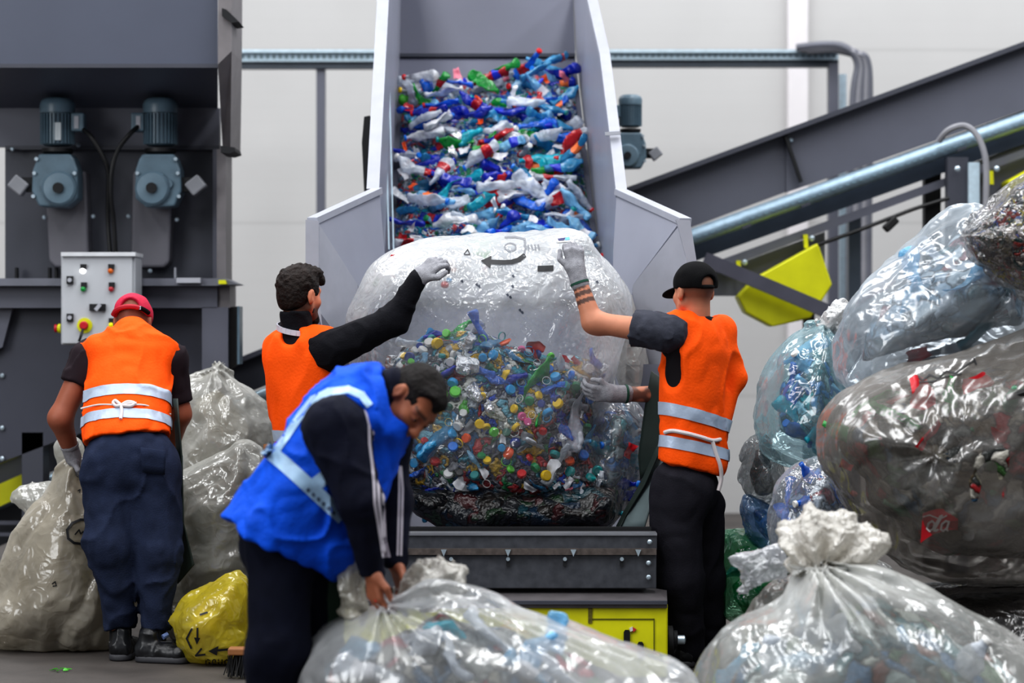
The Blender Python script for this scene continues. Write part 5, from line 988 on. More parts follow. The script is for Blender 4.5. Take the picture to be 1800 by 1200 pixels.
# -- front bag gripped by the blue-vested man
F_f = film('shiny_clear_film', (236, 238, 240), .3, .14, .16, .2, 5., .26, stretch=(1, 1, 1), transl=.45)
bag('front', [(516, 1190), (530, 1140), (570, 1100), (620, 1082), (665, 1066), (690, 1055), (720, 1035), (745, 1005), (775, 1000), (830, 1030), (900, 1055), (980, 1085), (1060, 1115), (1140, 1145), (1200, 1165), (1235, 1200), (1250, 1290), (1150, 1360), (700, 1365), (540, 1330), (505, 1250)], 8.02, .36, F_f,
    'long clear film bag of bottles lying low, its neck gripped by the blue-vested person', vox=.009, disp=wrinkle(.012, 4, 61, (1, -.45), 4.2, [(PN(672, 1065, 7.8), .42, 10, .02)], .5, .15), opac=1., R=.3, core=M_waste_k, core_shrink=.12, core_label='mixed bottles packed inside the long bag gripped by the blue-vested person')
tuft(BAGS['front'], 'bag_neck', [(592, 1010), (598, 978), (615, 966), (634, 980), (640, 1000), (645, 1040), (655, 1075), (640, 1095), (610, 1088), (596, 1055)], 8.06, .07, film('milky_tuft_film', (226, 222, 208), .45, .06, .22, .6, 12., .3), [(PN(650, 1080, 8.0), .2, 7, .012)], .008, 3)
tuft(BAGS['front'], 'bag_ruffle', [(700, 1030), (715, 1000), (745, 990), (775, 985), (800, 995), (820, 1000), (812, 1018), (832, 1040), (790, 1060), (720, 1065), (690, 1062)], 8.08, .13, film('milky_tuft_film_b', (230, 226, 218), .5, .06, .22, .7, 14., .3), [(PN(690, 1060, 8.0), .3, 11, .014)], .014, 5)
# -- tied bag at the front corner
F_t = film('thick_milky_film', (236, 236, 232), .42, .14, .16, .2, 7., .25, transl=.4)
def op_t(V):
    x, y = pxof(V); return .6 + .9 * np.clip((1075 - y) / 70, 0, 1) + .5 * np.exp(-((x - 1410) / 60) ** 2)
bag('tied', [(1205, 1260), (1225, 1190), (1245, 1140), (1275, 1105), (1320, 1080), (1370, 1060), (1395, 1030), (1400, 990), (1460, 985), (1520, 985), (1560, 1000), (1600, 1020), (1660, 1045), (1720, 1080), (1800, 1120), (1850, 1180), (1860, 1290), (1760, 1345), (1300, 1345), (1215, 1320)], 8.35, .4, F_t,
    'milky film bag with a bunched, tied neck standing before the grey bag pile', vox=.009, disp=wrinkle(.010, 4, 71, (.5, -1), 4, [(PN(1440, 985, 8.2), .36, 13, .022)], .5, .15), opac=op_t, R=.32, core=waste_mat('packed_teal_white_plastic', [(150, 170, 170), (60, 120, 130), (190, 196, 190), (40, 80, 90), (80, 110, 80), (170, 180, 180), (120, 70, 60), (50, 100, 140)], 12), core_shrink=.12, core_label='mixed bottles packed inside the milky tied bag')
tuft(BAGS['tied'], 'bag_ruffle', [(1368, 970), (1372, 930), (1390, 912), (1412, 905), (1418, 892), (1455, 894), (1490, 905), (1530, 918), (1558, 935), (1562, 955), (1550, 975), (1540, 1000), (1500, 1005), (1460, 1000), (1400, 1010), (1385, 995)], 8.38, .13, film('ruffle_film', (236, 232, 224), .55, .08, .18, .7, 12., .3), [(PN(1445, 1010, 8.3), .3, 9, .024)], .012, 7)
b = MB(); ring = [P(1450 + 62 * math.cos(a), 992 + 6 * math.sin(a) * 1.5, 8.36 - .11 * math.sin(a)) for a in np.linspace(0, 2 * math.pi, 25)]
b.tube(ring, .008, 6); b.build('neck_tie', F_t, BAGS['tied'].o, smooth=True, opac=1.2)
# -- pile of bags at the right
F_s = film('smoky_film', (158, 152, 146), .25, .14, .2, .16, 4.5, .2, transl=.3)
def op_s(V):
    x, y = pxof(V); return 1. + .25 * np.clip((720 - y) / 80, 0, 1)
bag('smoky', [(1432, 770), (1440, 730), (1470, 690), (1520, 660), (1600, 635), (1680, 618), (1760, 598), (1830, 570), (1900, 600), (1920, 760), (1900, 960), (1840, 1020), (1740, 1030), (1640, 1020), (1570, 990), (1530, 930), (1490, 900), (1470, 850), (1440, 810)], 9.55, .42, F_s,
    'smoky grey film bag creased towards its middle, a red cola label showing low inside', vox=.0095, disp=wrinkle(.0105, 4.6, 81, (.75, 1), 4.2, [(PN(1640, 800, 9.2), .45, 6, .008)], .5, .15), opac=op_s, R=.36, core=M_waste_k, core_shrink=.1, core_label='dark mixed bottles packed inside the smoky grey bag', floor=.47)
F_k = film('blue_clear_film', (214, 224, 232), .27, .14, .17, .16, 5.5, .22, transl=.4)
bag('top', [(1466, 620), (1470, 580), (1500, 520), (1535, 480), (1580, 440), (1620, 400), (1660, 365), (1700, 355), (1740, 372), (1790, 420), (1840, 480), (1860, 580), (1840, 620), (1760, 640), (1680, 650), (1600, 665), (1530, 690), (1485, 690), (1470, 660)], 9.95, .38, F_k,
    'clear bluish film bag gathered to one side, lying on top of the smoky grey bag', vox=.0095, disp=wrinkle(.012, 4.6, 91, (1, .3), 4.4, [(PN(1780, 500, 9.6), .5, 8, .012)], .5, .15), opac=1., core=waste_mat('packed_pale_plastic', [(150, 170, 186), (110, 140, 160), (190, 200, 206), (90, 120, 140), (170, 180, 190), (130, 60, 66), (70, 110, 120)], 12), core_shrink=.13, core_label='pale bottles packed inside the bluish bag on top', floor=None)
F_d = film('tight_clear_film', (190, 188, 188), .06, .08, .14, .4, 8., .15, transl=.3)
bag('crushed', [(1690, 410), (1720, 380), (1770, 330), (1810, 300), (1880, 290), (1890, 500), (1840, 540), (1780, 510), (1720, 470), (1700, 440)], 9.42, .24, F_d, 'clear bag stuffed with flattened multicoloured packaging at the top of the pile', disp=wrinkle(.012, 6, 101, (1, .8), 2, [(PN(1690, 410, 9.3), .3, 9, .012)]), core=waste_mat('packed_multicolour_plastic', [(50, 80, 160), (190, 176, 60), (206, 200, 200), (30, 60, 60), (150, 50, 44), (200, 190, 180), (90, 80, 80), (30, 40, 60), (120, 110, 90)], 30), core_shrink=.02, core_label='flattened multicoloured packaging stuffed in the topmost bag', floor=None, core_disp=lumps(.014, 14, 3))
F_n = film('aqua_film', (190, 224, 230), .2, .1, .13, .2, 7., .2, transl=.4)
mb = bag('aqua', [(1325, 720), (1335, 670), (1355, 625), (1390, 585), (1430, 560), (1455, 570), (1485, 600), (1520, 700), (1520, 800), (1470, 830), (1400, 820), (1345, 800), (1328, 765)], 10.55, .34, F_n, 'aqua-tinted film bag of blue and teal bottles leaning behind the smoky grey bag', disp=wrinkle(.011, 6, 111, (1, .45), 3.5, [(PN(1460, 560, 10.4), .35, 10, .014)], .4, .3), core=M_waste_b, core_shrink=.11, core_label='blue and teal bottles packed inside the aqua-tinted bag', floor=None)
tuft(mb, 'bag_neck', [(1435, 575), (1440, 550), (1455, 540), (1470, 528), (1490, 526), (1500, 540), (1490, 570), (1470, 592), (1445, 592)], 10.5, .09, film('neck_film', (232, 232, 232), .6, .08, .2, .7, 14., .3), [(PN(1460, 590, 10.4), .2, 7, .014)], .012, 9)
bag('grey', [(1298, 850), (1300, 800), (1315, 765), (1340, 760), (1375, 800), (1385, 860), (1370, 890), (1320, 890)], 10.75, .2, film('grey_clear_film', (180, 186, 188), .32, .08, .16, .6, 9., .2), 'small grey film bag wedged below the aqua-tinted bag', disp=wrinkle(.011, 8, 121, (.4, 1), 2), core=M_waste_d, core_shrink=.06, core_label='dark plastic packed inside the small grey wedged bag', floor=None)
bag('blue', [(1298, 885), (1310, 872), (1340, 875), (1370, 900), (1375, 960), (1360, 1010), (1340, 980), (1320, 940), (1304, 905)], 10.7, .16, film('blue_film', (120, 170, 220), .3, .08, .16, .6, 9., .2), 'narrow blue-tinted film bag under the small grey wedged bag', disp=wrinkle(.01, 9, 131), core=M_waste_b, core_shrink=.05, core_label='blue plastic packed inside the narrow blue-tinted bag', floor=None)
bag('clear', [(1352, 930), (1356, 870), (1380, 830), (1420, 805), (1460, 800), (1490, 840), (1510, 900), (1500, 980), (1460, 1000), (1390, 1000), (1360, 980)], 10.2, .28, film('crumpled_clear_film', (222, 228, 234), .2, .1, .14, .4, 8., .2), 'clear film bag with blue sides and white cap bits in front of the aqua-tinted bag', disp=wrinkle(.013, 7, 141, (.7, 1), 2), core=waste_mat('packed_blue_white_plastic', [(30, 120, 190), (190, 200, 210), (120, 140, 160), (170, 180, 190), (30, 70, 120), (150, 40, 50), (200, 205, 210), (80, 100, 120)], 16), core_shrink=.06, core_label='blue and white plastic packed inside the clear bag below the aqua one', floor=None)
bag('green', [(1262, 1060), (1264, 960), (1272, 930), (1300, 925), (1335, 940), (1380, 960), (1400, 1040), (1390, 1090), (1270, 1092)], 10.8, .26, film('green_film', (60, 170, 115), .3, .07, .16, .4, 9., .2, transl=.4), 'green film bag of green bottles standing beside the black-trousered legs', disp=wrinkle(.012, 7, 151, (1, .1), 2.5), core=M_waste_g, core_shrink=.09, core_label='green bottles packed inside the green film bag')
bag('tail', [(1282, 984), (1300, 970), (1345, 962), (1372, 958), (1390, 985), (1384, 1020), (1352, 1018), (1330, 1030), (1304, 1042), (1300, 1018), (1296, 1000)], 8.85, .08, film('tail_film', (214, 216, 220), .42, .12, .13, .6, 10., .25), 'silvery knotted bag end poking out beside the milky tied neck', disp=wrinkle(.014, 13, 161, (1, .3), 2.6, fine=.7), vox=.006, floor=None)
bag('behind', [(1300, 1100), (1330, 1050), (1380, 1010), (1440, 990), (1500, 1040), (1500, 1200), (1400, 1280), (1310, 1260)], 8.95, .2, film('grey_film_b', (170, 168, 162), .4, .06, .2, .6, 9., .2), 'greyish film bag standing behind the milky tied bag under the silvery bag end', disp=wrinkle(.012, 6, 171), core=M_waste_k, core_shrink=.07, core_label='mixed plastic packed inside the greyish bag behind the tied one')
bag('dark', [(1380, 1080), (1480, 1040), (1560, 1030), (1700, 1020), (1850, 1015), (1920, 1060), (1930, 1200), (1850, 1250), (1600, 1250), (1400, 1230)], 9.65, .46, film('dark_film', (70, 66, 64), .4, .05, .16, .6, 6., .2, transl=.2), 'dark bag of mixed bottles squashed flat beneath the smoky grey bag', disp=wrinkle(.012, 5, 181, (1, 0), 2.5), core=M_waste_d, core_shrink=.06, core_label='dark plastic packed in the squashed bag beneath the smoky one')
bag('prop', [(1380, 990), (1450, 960), (1560, 980), (1600, 1060), (1600, 1150), (1400, 1160), (1370, 1080)], 10.75, .3, film('prop_film', (160, 160, 158), .4, .06, .18, .6, 8., .2), 'grey film bag holding up the blue bags at the back of the pile', disp=wrinkle(.012, 6, 191), core=M_waste_d, core_shrink=.07, core_label='dark plastic packed in the grey bag at the back of the pile')
# the marks on the smoky bag
sb = BAGS['smoky'].o
ink(sb, stroke([(1602, 668), (1612, 660), (1622, 668), (1634, 658), (1648, 664), (1664, 652), (1680, 655), (1700, 640), (1712, 634)], 2.6) + stroke([(1604, 672), (1640, 670), (1660, 662), (1690, 656)], 2.2) + stroke([(1712, 630), (1716, 640)], 3) + stroke([(1610, 664), (1606, 674)], 2), 'marker_scribble', M_ink, sb, 3, .005)
b = MB(); cable('bag_tie', [P(1770, 700, 9.2), P(1790, 693, 9.18), P(1830, 680, 9.16)], .014, None, M_black, parent=sb)
# ---------------------------------------------------------------- crushed bottles, caps, cans and scraps
def pet(name, rgb, rough=.14, transl=.3, clear=0.):
    m = mat('pet_' + name, rgb, rough, var=.3, vscale=26, transl=transl, coat=.8, bump=.7, bscale=48)
    if clear and 'clear_mix' not in m:
        m['clear_mix'] = 1; nt = m.node_tree; out = [n for n in nt.nodes if n.type == 'OUTPUT_MATERIAL'][0]; src = out.inputs[0].links[0].from_socket
        tr = nn(nt, 'ShaderNodeBsdfTransparent'); tr.inputs[0].default_value = tuple(.4 + .6 * c for c in lin(rgb)[:3]) + (1,); ms = nn(nt, 'ShaderNodeMixShader'); ms.inputs[0].default_value = clear
        nt.links.new(src, ms.inputs[1]); nt.links.new(tr.outputs[0], ms.inputs[2]); nt.links.new(ms.outputs[0], out.inputs[0])
    return m
PET = {'blue': pet('blue', (30, 120, 235)), 'pale blue': pet('pale_blue', (150, 212, 246), clear=.2), 'turquoise': pet('turquoise', (20, 190, 212)), 'clear': pet('clear', (228, 234, 242), clear=.25), 'green': pet('green', (14, 170, 64)), 'white': pet('white', (226, 228, 234), .25, .2), 'dark blue': pet('dark_blue', (10, 52, 196)), 'red': pet('red', (206, 26, 40), .25), 'brown': pet('brown', (90, 62, 40)), 'lime': pet('lime', (90, 200, 60)), 'pale green': pet('pale_green', (120, 190, 150), clear=.25), 'steel blue': pet('steel_blue', (60, 160, 210), clear=.1)}
CAPM = {k: mat('cap_' + k.replace(' ', '_'), c, .3, var=.05) for k, c in {'blue': (20, 120, 220), 'sky blue': (40, 160, 220), 'teal': (0, 140, 140), 'white': (224, 224, 222), 'green': (20, 140, 80), 'lime': (100, 210, 60), 'yellow': (240, 200, 20), 'red': (214, 36, 40), 'orange': (240, 90, 20), 'black': (30, 30, 34), 'dark green': (10, 90, 70), 'dark blue': (16, 50, 140), 'pink': (220, 90, 150)}.items()}
M_can = mat('crumpled_aluminium', (206, 208, 212), .22, .85, var=.1, vscale=20, bump=.6, bscale=50)
def bottle_mesh(k):
    rg = np.random.default_rng(100 + k); n = 26; H = .215; r0 = .034
    prof = [(0, .022), (.004, .03), (.012, r0)] + [(.02 + .011 * i, r0 - (.0028 if i % 2 else 0)) for i in range(10)] + [(.138, r0), (.155, r0 * .96), (.172, r0 * .72), (.188, .016), (.195, .0135), (.212, .013)]
    V = []
    fl = rg.uniform(.38, .75); bend = rg.uniform(-.25, .25); tw = rg.uniform(-.9, .9); sd = k * 3.1
    for z, r in prof:
        for j in range(n):
            t = 2 * math.pi * j / n; x, y = r * math.cos(t), r * math.sin(t); w = min(1, z / .03) * min(1, max(0, (.2 - z) / .04))
            q = 1 - (1 - fl) * w; x, y = x * (1 + .35 * (1 - q)), y * q; dn = .011 * w * float(vnoise(x * 1.5, y, z, 26, sd)) + .006 * w * float(ridged(x, y, z, 50, sd)); l = math.hypot(x, y) + 1e-6; x += x / l * dn; y += y / l * dn
            a = tw * z / H; x, y = x * math.cos(a) - y * math.sin(a), x * math.sin(a) + y * math.cos(a); x += bend * z * z / H
            V.append((x, y, z - H / 2))
    Fc = [(i * n + j, i * n + (j + 1) % n, (i + 1) * n + (j + 1) % n, (i + 1) * n + j) for i in range(len(prof) - 1) for j in range(n)] + [tuple(range(n - 1, -1, -1)), tuple((len(prof) - 1) * n + j for j in range(n))]
    V = np.array(V)
    for q in range(8):                      # dents: flats pushed into the side
        t = rg.uniform(0, 6.28); zc = rg.uniform(-.08, .07); nz = rg.uniform(-.7, .7); nv = np.array((math.cos(t), math.sin(t), nz)); nv /= np.linalg.norm(nv)
        c0 = nv @ np.array((0, 0, zc)) + rg.uniform(.006, .02); wz = np.exp(-((V[:, 2] - zc) / .055) ** 2); ov = np.maximum(V @ nv - c0, 0) * wz; V = V - ov[:, None] * nv * .9
    V = [tuple(v) for v in V]; top = np.mean(V[-n:], 0); lab = []
    me = bpy.data.meshes.new('crushed_bottle'); me.from_pydata(V, [], Fc); me.polygons.foreach_set('use_smooth', [True] * len(Fc)); me.materials.append(PET['clear'])
    i0, i1 = 5, 11; Vl = []
    for i in range(i0, i1):
        c = np.mean(V[i * n:(i + 1) * n], 0)
        for j in range(n): p = np.array(V[i * n + j]); d = p - c; Vl.append(p + d / np.linalg.norm(d) * .0022)
    ml = bpy.data.meshes.new('bottle_label'); Fl = [(i * n + j, i * n + (j + 1) % n, (i + 1) * n + (j + 1) % n, (i + 1) * n + j) for i in range(i1 - i0 - 1) for j in range(n)]; ml.from_pydata([tuple(p) for p in Vl], [], Fl); ml.polygons.foreach_set('use_smooth', [True] * len(Fl)); ml.materials.append(PET['red'])
    return me, ml, top
def lathe_mesh(name, prof, n, m, rib=0.):
    V = []; 
    for i, (r, h) in enumerate(prof):
        for j in range(n): t = 2 * math.pi * j / n; q = r + (rib if j % 2 and 0 < i < len(prof) - 2 else 0); V.append((q * math.cos(t), q * math.sin(t), h))
    Fc = [(i * n + j, i * n + (j + 1) % n, (i + 1) * n + (j + 1) % n, (i + 1) * n + j) for i in range(len(prof) - 1) for j in range(n)] + [tuple(range(n - 1, -1, -1)), tuple((len(prof) - 1) * n + j for j in range(n))]
    me = bpy.data.meshes.new(name); me.from_pydata(V, [], Fc); me.materials.append(m); me.polygons.foreach_set('use_smooth', [True] * len(Fc)); me.set_sharp_from_angle(angle=math.radians(45)); return me
BOT = [bottle_mesh(k) for k in range(14)]
CAPME = lathe_mesh('bottle_cap', [(.0145, 0), (.0155, .001), (.0155, .011), (.0135, .0135), (.001, .0138)], 28, CAPM['blue'], .0006)
RINGME = lathe_mesh('cap_ring', [(.0145, 0), (.016, 0), (.016, .005), (.0145, .005), (.0145, 0)], 22, CAPM['white'])
RINGME.polygons[-1].use_smooth = False
bm = bmesh.new(); bm.from_mesh(RINGME); bmesh.ops.delete(bm, geom=[f for f in bm.faces if len(f.verts) > 4], context='FACES_ONLY'); bm.to_mesh(RINGME); bm.free()
def can_mesh(k):
    rg = np.random.default_rng(k); n = 18; V = []; prof = [(0, .024), (.004, .031)] + [(.004 + .0085 * i, .032) for i in range(1, 9)] + [(.078, .026), (.08, .024)]
    for z, r in prof:
        for j in range(n):
            t = 2 * math.pi * j / n; x, y = r * math.cos(t), r * math.sin(t); q = 1 + .32 * float(vnoise(x, y, z, 42, k * 2.)) - .14 * abs(float(ridged(x, y, z, 70, k * 3.))); V.append((x * q, y * q * .75, z - .04))
    Fc = [(i * n + j, i * n + (j + 1) % n, (i + 1) * n + (j + 1) % n, (i + 1) * n + j) for i in range(len(prof) - 1) for j in range(n)] + [tuple(range(n - 1, -1, -1)), tuple((len(prof) - 1) * n + j for j in range(n))]
    me = bpy.data.meshes.new('crushed_can'); me.from_pydata(V, [], Fc); me.materials.append(M_can); return me
CANS = [can_mesh(k) for k in range(4)]
def scrap_mesh(k):
    n = 11; V = []; rg = np.random.default_rng(500 + k); a_ = rg.uniform(.6, 1.2)
    for i in range(n):
        for j in range(n):
            x, y = (i / (n - 1) - .5) * .085, (j / (n - 1) - .5) * .05; V.append((x * (1 + .5 * float(vnoise(y, 0, k, 30, k))), y * (1 + .6 * float(vnoise(x, 1, k, 30, k))) * a_, .016 * float(vnoise(x, y, k, 38, k)) + .014 * abs(float(vnoise(x, y, k, 24, k + 5))) + .012 * math.sin(x * 40 + k)))
    Fc = [(i * n + j, (i + 1) * n + j, (i + 1) * n + j + 1, i * n + j + 1) for i in range(n - 1) for j in range(n - 1)]
    me = bpy.data.meshes.new('label_scrap'); me.from_pydata(V, [], Fc); me.materials.append(PET['red']); me.polygons.foreach_set('use_smooth', [True] * len(Fc)); return me
SCR = [scrap_mesh(k) for k in range(8)]
def setmat(o, m): o.material_slots[0].link = 'OBJECT'; o.material_slots[0].material = m
def inst(name, me, loc, R, s, m, parent=None):
    o = bpy.data.objects.new(name, me); COL.objects.link(o); setmat(o, m)
    o.matrix_basis = Matrix.Translation(Vector(loc)) @ R.to_4x4() @ Matrix.Diagonal((s, s, s, 1)) if parent is None else Matrix.Translation(Vector(loc))
    if parent is not None: o.parent = parent
    return o
def put_bottle(loc, R, s, colour, label, group, capc=None, lab=None, k=None):
    me, ml, top = BOT[random.randrange(len(BOT)) if k is None else k]
    o = tag(inst('crushed_bottle', me, loc, R, s, PET[colour]), label, 'bottle', group)
    if capc: inst('bottle_cap', CAPME, Vector(top) - Vector((0, 0, .004)), None, 1, CAPM[capc], o)
    if lab: inst('bottle_label', ml, (0, 0, 0), None, 1, lab, o)
    return o
def rrot(axis=None, tilt=1.):
    if axis is None: return Matrix.Rotation(random.uniform(0, 6.28), 3, 'Z') @ Matrix.Rotation(random.uniform(0, 3.14), 3, 'X') @ Matrix.Rotation(random.uniform(0, 6.28), 3, 'Z')
    z = (Vector(axis) + tilt * Vector((random.uniform(-1, 1), random.uniform(-1, 1), random.uniform(-1, 1)))).normalized(); x = z.orthogonal().normalized(); y = z.cross(x)
    return Matrix((x, y, z)).transposed() @ Matrix.Rotation(random.uniform(0, 6.28), 3, 'Z')
LABM = {'red': PET['red'], 'white': mat('label_white', (220, 220, 224), .4), 'blue': mat('label_blue', (30, 50, 190), .35), 'orange': mat('label_orange', (236, 120, 60), .4), 'pink': mat('label_pink', (220, 120, 140), .4)}
def pick(d): return random.choices(list(d), list(d.values()))[0]

# -- the heap riding up the feed conveyor
nB = Vector((0, -.691, .722)); placed = []
row_n = ['lower edge', 'lower part', 'middle', 'upper part', 'top edge']; tries = 0
while len(placed) < 200 and tries < 14000:
    tries += 1; y = random.uniform(12.92, 14.24); x = random.uniform(XL + .07, bxr(y) - .07); u = (x - XL) / (bxr(y) - XL)
    if y > 14.05 + .14 * u + .05 * math.sin(u * 17): continue
    lay = len(placed) > 95; hgt = random.uniform(.1, .19) if lay else random.uniform(.04, .07)
    c = Vector((x, y, bz(y))) + nB * hgt
    if any((c - q).length < (.082 if not lay else .068) for q in placed): continue
    placed.append(c); v = (y - 12.92) / 1.33
    lay = len(placed) > 140; w = {'blue': .14, 'pale blue': .17, 'turquoise': .14, 'clear': .28, 'white': .08, 'green': .09, 'dark blue': .06, 'steel blue': .13, 'red': .03}
    if v > .72 and u < .65: w = {'green': .38, 'clear': .25, 'white': .12, 'turquoise': .1, 'lime': .07, 'red': .04, 'blue': .04}
    elif v > .65: w = {'blue': .2, 'steel blue': .3, 'dark blue': .2, 'clear': .2, 'pale blue': .1}
    elif u < .3 and .3 < v < .65: w = {'dark blue': .4, 'white': .25, 'clear': .25, 'steel blue': .1}
    col = pick(w); lab = pick({None: .62, 'red': .12, 'white': .1, 'blue': .09, 'orange': .05, 'pink': .02}); cp = pick({None: .6, 'blue': .2, 'white': .2, 'red': .08, 'green': .08, 'teal': .05, 'yellow': .04})
    d = f"{lab} label on " if lab else ''; L = f"crushed {col} bottle" + (f" with {lab} label" if lab else '') + (f" and {cp} cap" if cp else '') + f", {row_n[min(4, int(v * 5))]} of conveyor heap, " + ('left', 'middle', 'right')[min(2, int(u * 3))]
    R = rrot((random.choice((-1, 1)), random.uniform(-.9, .9) * .72, random.uniform(-.9, .9) * .69), .55)
    put_bottle(c, R, random.uniform(.9, 1.18), col, L, L.replace('bottle', 'bottles', 1), cp, LABM[lab] if lab else None)

# small bits under and between the bottles
ns, nm = 46, 60; V = []
for i in range(nm):
    for j in range(ns):
        u = j / (ns - 1); y0 = 12.95; y1 = 14.08 + .14 * u; y = y0 + (y1 - y0) * i / (nm - 1); x = XL + .03 + (bxr(y) - XL - .06) * u
        e = min(1, i / 3, (nm - 1 - i) / 3, j / 2, (ns - 1 - j) / 2); hh = .004 + e * (.055 + .03 * float(vnoise(x, y, 0, 16, 2)) + .02 * float(vnoise(x, y, 0, 34, 5))); V.append(tuple(Vector((x, y, bz(y))) + nB * max(hh, .003)))
o = mk('plastic_waste', V, [(i * ns + j, i * ns + j + 1, (i + 1) * ns + j + 1, (i + 1) * ns + j) for i in range(nm - 1) for j in range(ns - 1)], waste_mat('belt_bits', [(190, 210, 226), (40, 110, 200), (226, 230, 236), (30, 150, 180), (160, 186, 206), (30, 70, 170), (210, 90, 94), (40, 150, 100), (140, 180, 210)], 30)); tag(o, 'small crushed plastic bits under the bottles on the conveyor', 'plastic waste', kind='stuff')
# -- loose things seen through the film of the bags
def seen(B, px, py, gap, depth=None, inset=.03):
    """a point just in front of the packed waste inside a bag, or depth of the bag's half thickness in front of its middle"""
    o = B.core if hasattr(B, 'core') else None
    if o and depth is None:
        if o.name not in BVH: BVH[o.name] = BVHTree.FromPolygons([v.co + WORLD[o.name] for v in o.data.vertices], [q.vertices[:] for q in o.data.polygons])
        cm = Vector((0, 0, CAMZ)); d = (P(px, py, 10) - cm).normalized(); h = BVH[o.name].ray_cast(cm, d)
        if h[0] is None: return None
        q = h[0] + h[1] * gap; o2 = B.o
        if o2.name not in BVH: BVH[o2.name] = BVHTree.FromPolygons([v.co + WORLD[o2.name] for v in o2.data.vertices], [f.vertices[:] for f in o2.data.polygons])
        h2 = BVH[o2.name].ray_cast(cm, d)[0]
        if h2 is None: return None
        t = (q - cm).dot(d); t2 = (h2 - cm).dot(d) + inset
        return cm + (q - cm) * max(1, t2 / t)
    q = P(px, py, B.D); return Vector((q.x, B.D - float(B.h(np.array([q.x]), np.array([q.z]))[0]) * (depth or .5), q.z))
def where(px, py, x0, x1, y0, y1):
    a = ('left', 'centre', 'right')[min(2, max(0, int((px - x0) / (x1 - x0) * 3)))]; b = ('upper', 'middle', 'lower')[min(2, max(0, int((py - y0) / (y1 - y0) * 3)))]
    return f"{b} {a}"
CB = BAGS['central']; taken = []
def free(p, r):
    if any((p - q).length < r for q in taken): return False
    taken.append(p); return True
def cap_at(px, py, colour, s, B=CB, bagname='huge clear bag', fixed=None, box=(640, 1110, 540, 930)):
    p = seen(B, px, py, .012)
    if p is None or (not fixed and not free(p, .017 * s + .008)): return
    if fixed: taken.append(p)
    L = fixed or f"{colour} bottle cap in the {bagname}, {where(px, py, *box)}"
    tag(inst('bottle_cap', CAPME, p, rrot((random.uniform(-.8, .8), -1, random.uniform(-.5, .9)), .7), s, CAPM[colour]), L, 'bottle cap', None if fixed else L.replace('cap in', 'caps in'))
def bot_at(px, py, colour, s, B, bagname, box, fixed=None, axis=None, lab=None, cp=None, gap=.02):
    p = seen(B, px, py, gap, None, .05 if B is CB else .1)
    if p is None or (not fixed and not free(p, .07 * s)): return
    if fixed: taken.append(p)
    L = fixed or f"crushed {colour} bottle" + (f" with {cp} cap" if cp else '') + f" in the {bagname}, {where(px, py, *box)}"
    put_bottle(p, rrot(axis or (random.uniform(-1, 1), -.25, random.uniform(-1, 1)), .3), s, colour, L, None if fixed else L.replace('bottle', 'bottles', 1), cp, lab)
def can_at(px, py, s, fixed):
    p = seen(CB, px, py, .02)
    if p is None: return
    taken.append(p); tag(inst('crushed_can', random.choice(CANS), p, rrot(), s, M_can), fixed, 'can')
def scrap_at(px, py, m, cname, s, B, bagname, box, fixed=None, kind='label scrap', ax=(0, -1, .1), gap=.03, depth=None):
    p = seen(B, px, py, gap, depth)
    if p is None or (not fixed and not free(p, .03 * s)): return
    L = fixed or f"crumpled {cname} {kind} in the {bagname}, {where(px, py, *box)}"
    return tag(inst('label_scrap', random.choice(SCR), p, rrot(ax, .35), s, m), L, kind, None if fixed else L.replace(kind, kind + 's'))
MS = {'white': LABM['white'], 'red': PET['red'], 'silver': M_can, 'blue': LABM['blue'], 'pink': LABM['pink'], 'grey': mat('grey_scrap', (120, 122, 128), .4), 'dark': mat('dark_scrap', (34, 36, 42), .4), 'yellow': CAPM['yellow'], 'teal': CAPM['teal'], 'orange': CAPM['orange']}
for px, py, c, s, t in ((768, 607, 'yellow', 1.7, 'round yellow bottle cap high in the huge clear bag'), (801, 690, 'lime', 1.6, 'lime green bottle cap beside the bending man’s hair'), (898, 797, 'orange', 1.7, 'round orange cap standing out low in the huge clear bag'), (867, 758, 'lime', 1.4, 'lime cap left of the lower centre of the huge bag'), (843, 744, 'yellow', 1.4, 'yellow-green cap beneath the long yellow bottle'), (980, 711, 'yellow', 1.5, 'amber yellow cap below the group of blue caps'), (978, 668, 'sky blue', 1.5, 'bright blue cap topmost of the blue caps'), (988, 676, 'blue', 1.5, 'blue cap leaning in the group of blue caps'), (995, 682, 'teal', 1.5, 'teal cap lowest in the group of blue caps'), (894, 688, 'sky blue', 1.4, 'pale blue cap in the middle of the huge bag'), (741, 661, 'white', 1.5, 'white cap near the bending man’s head'), (757, 607, 'white', 1.4, 'cream cap touching the round yellow cap')):
    cap_at(px, py, c, s, fixed=t)
for px, py, s, t in ((825, 608, 1.0, 'silver crushed can beneath the blue bottles in the huge bag'), (822, 645, 1.3, 'big crumpled silver can at the middle of the huge bag'), (835, 692, 1.1, 'round crushed silver can under the crumpled one'), (855, 555, .8, 'small silver can next to the red packet'), (860, 715, .9, 'silver can right of the long yellow bottle'), (693, 640, .8, 'silver can at the far end of the huge bag by the black sleeve')): can_at(px, py, s, t)
bx = (640, 1110, 540, 930); hb = 'huge clear bag'
bot_at(806, 733, 'lime', .8, CB, hb, bx, 'long yellow-green bottle standing by the bending man’s face', (0, -.2, 1)); 
bot_at(938, 672, 'green', 1.2, CB, hb, bx, 'long green bottle standing in the middle of the huge bag', (.15, -.2, 1)); bot_at(820, 575, 'dark blue', 1.1, CB, hb, bx, 'dark blue bottle under the red packet', (1, 0, .4)); bot_at(845, 590, 'blue', 1., CB, hb, bx, 'bright blue bottle under the red packet', (.6, 0, -1)); bot_at(795, 580, 'dark blue', .9, CB, hb, bx, 'second dark blue bottle left of the red packet', (.8, 0, -.5))
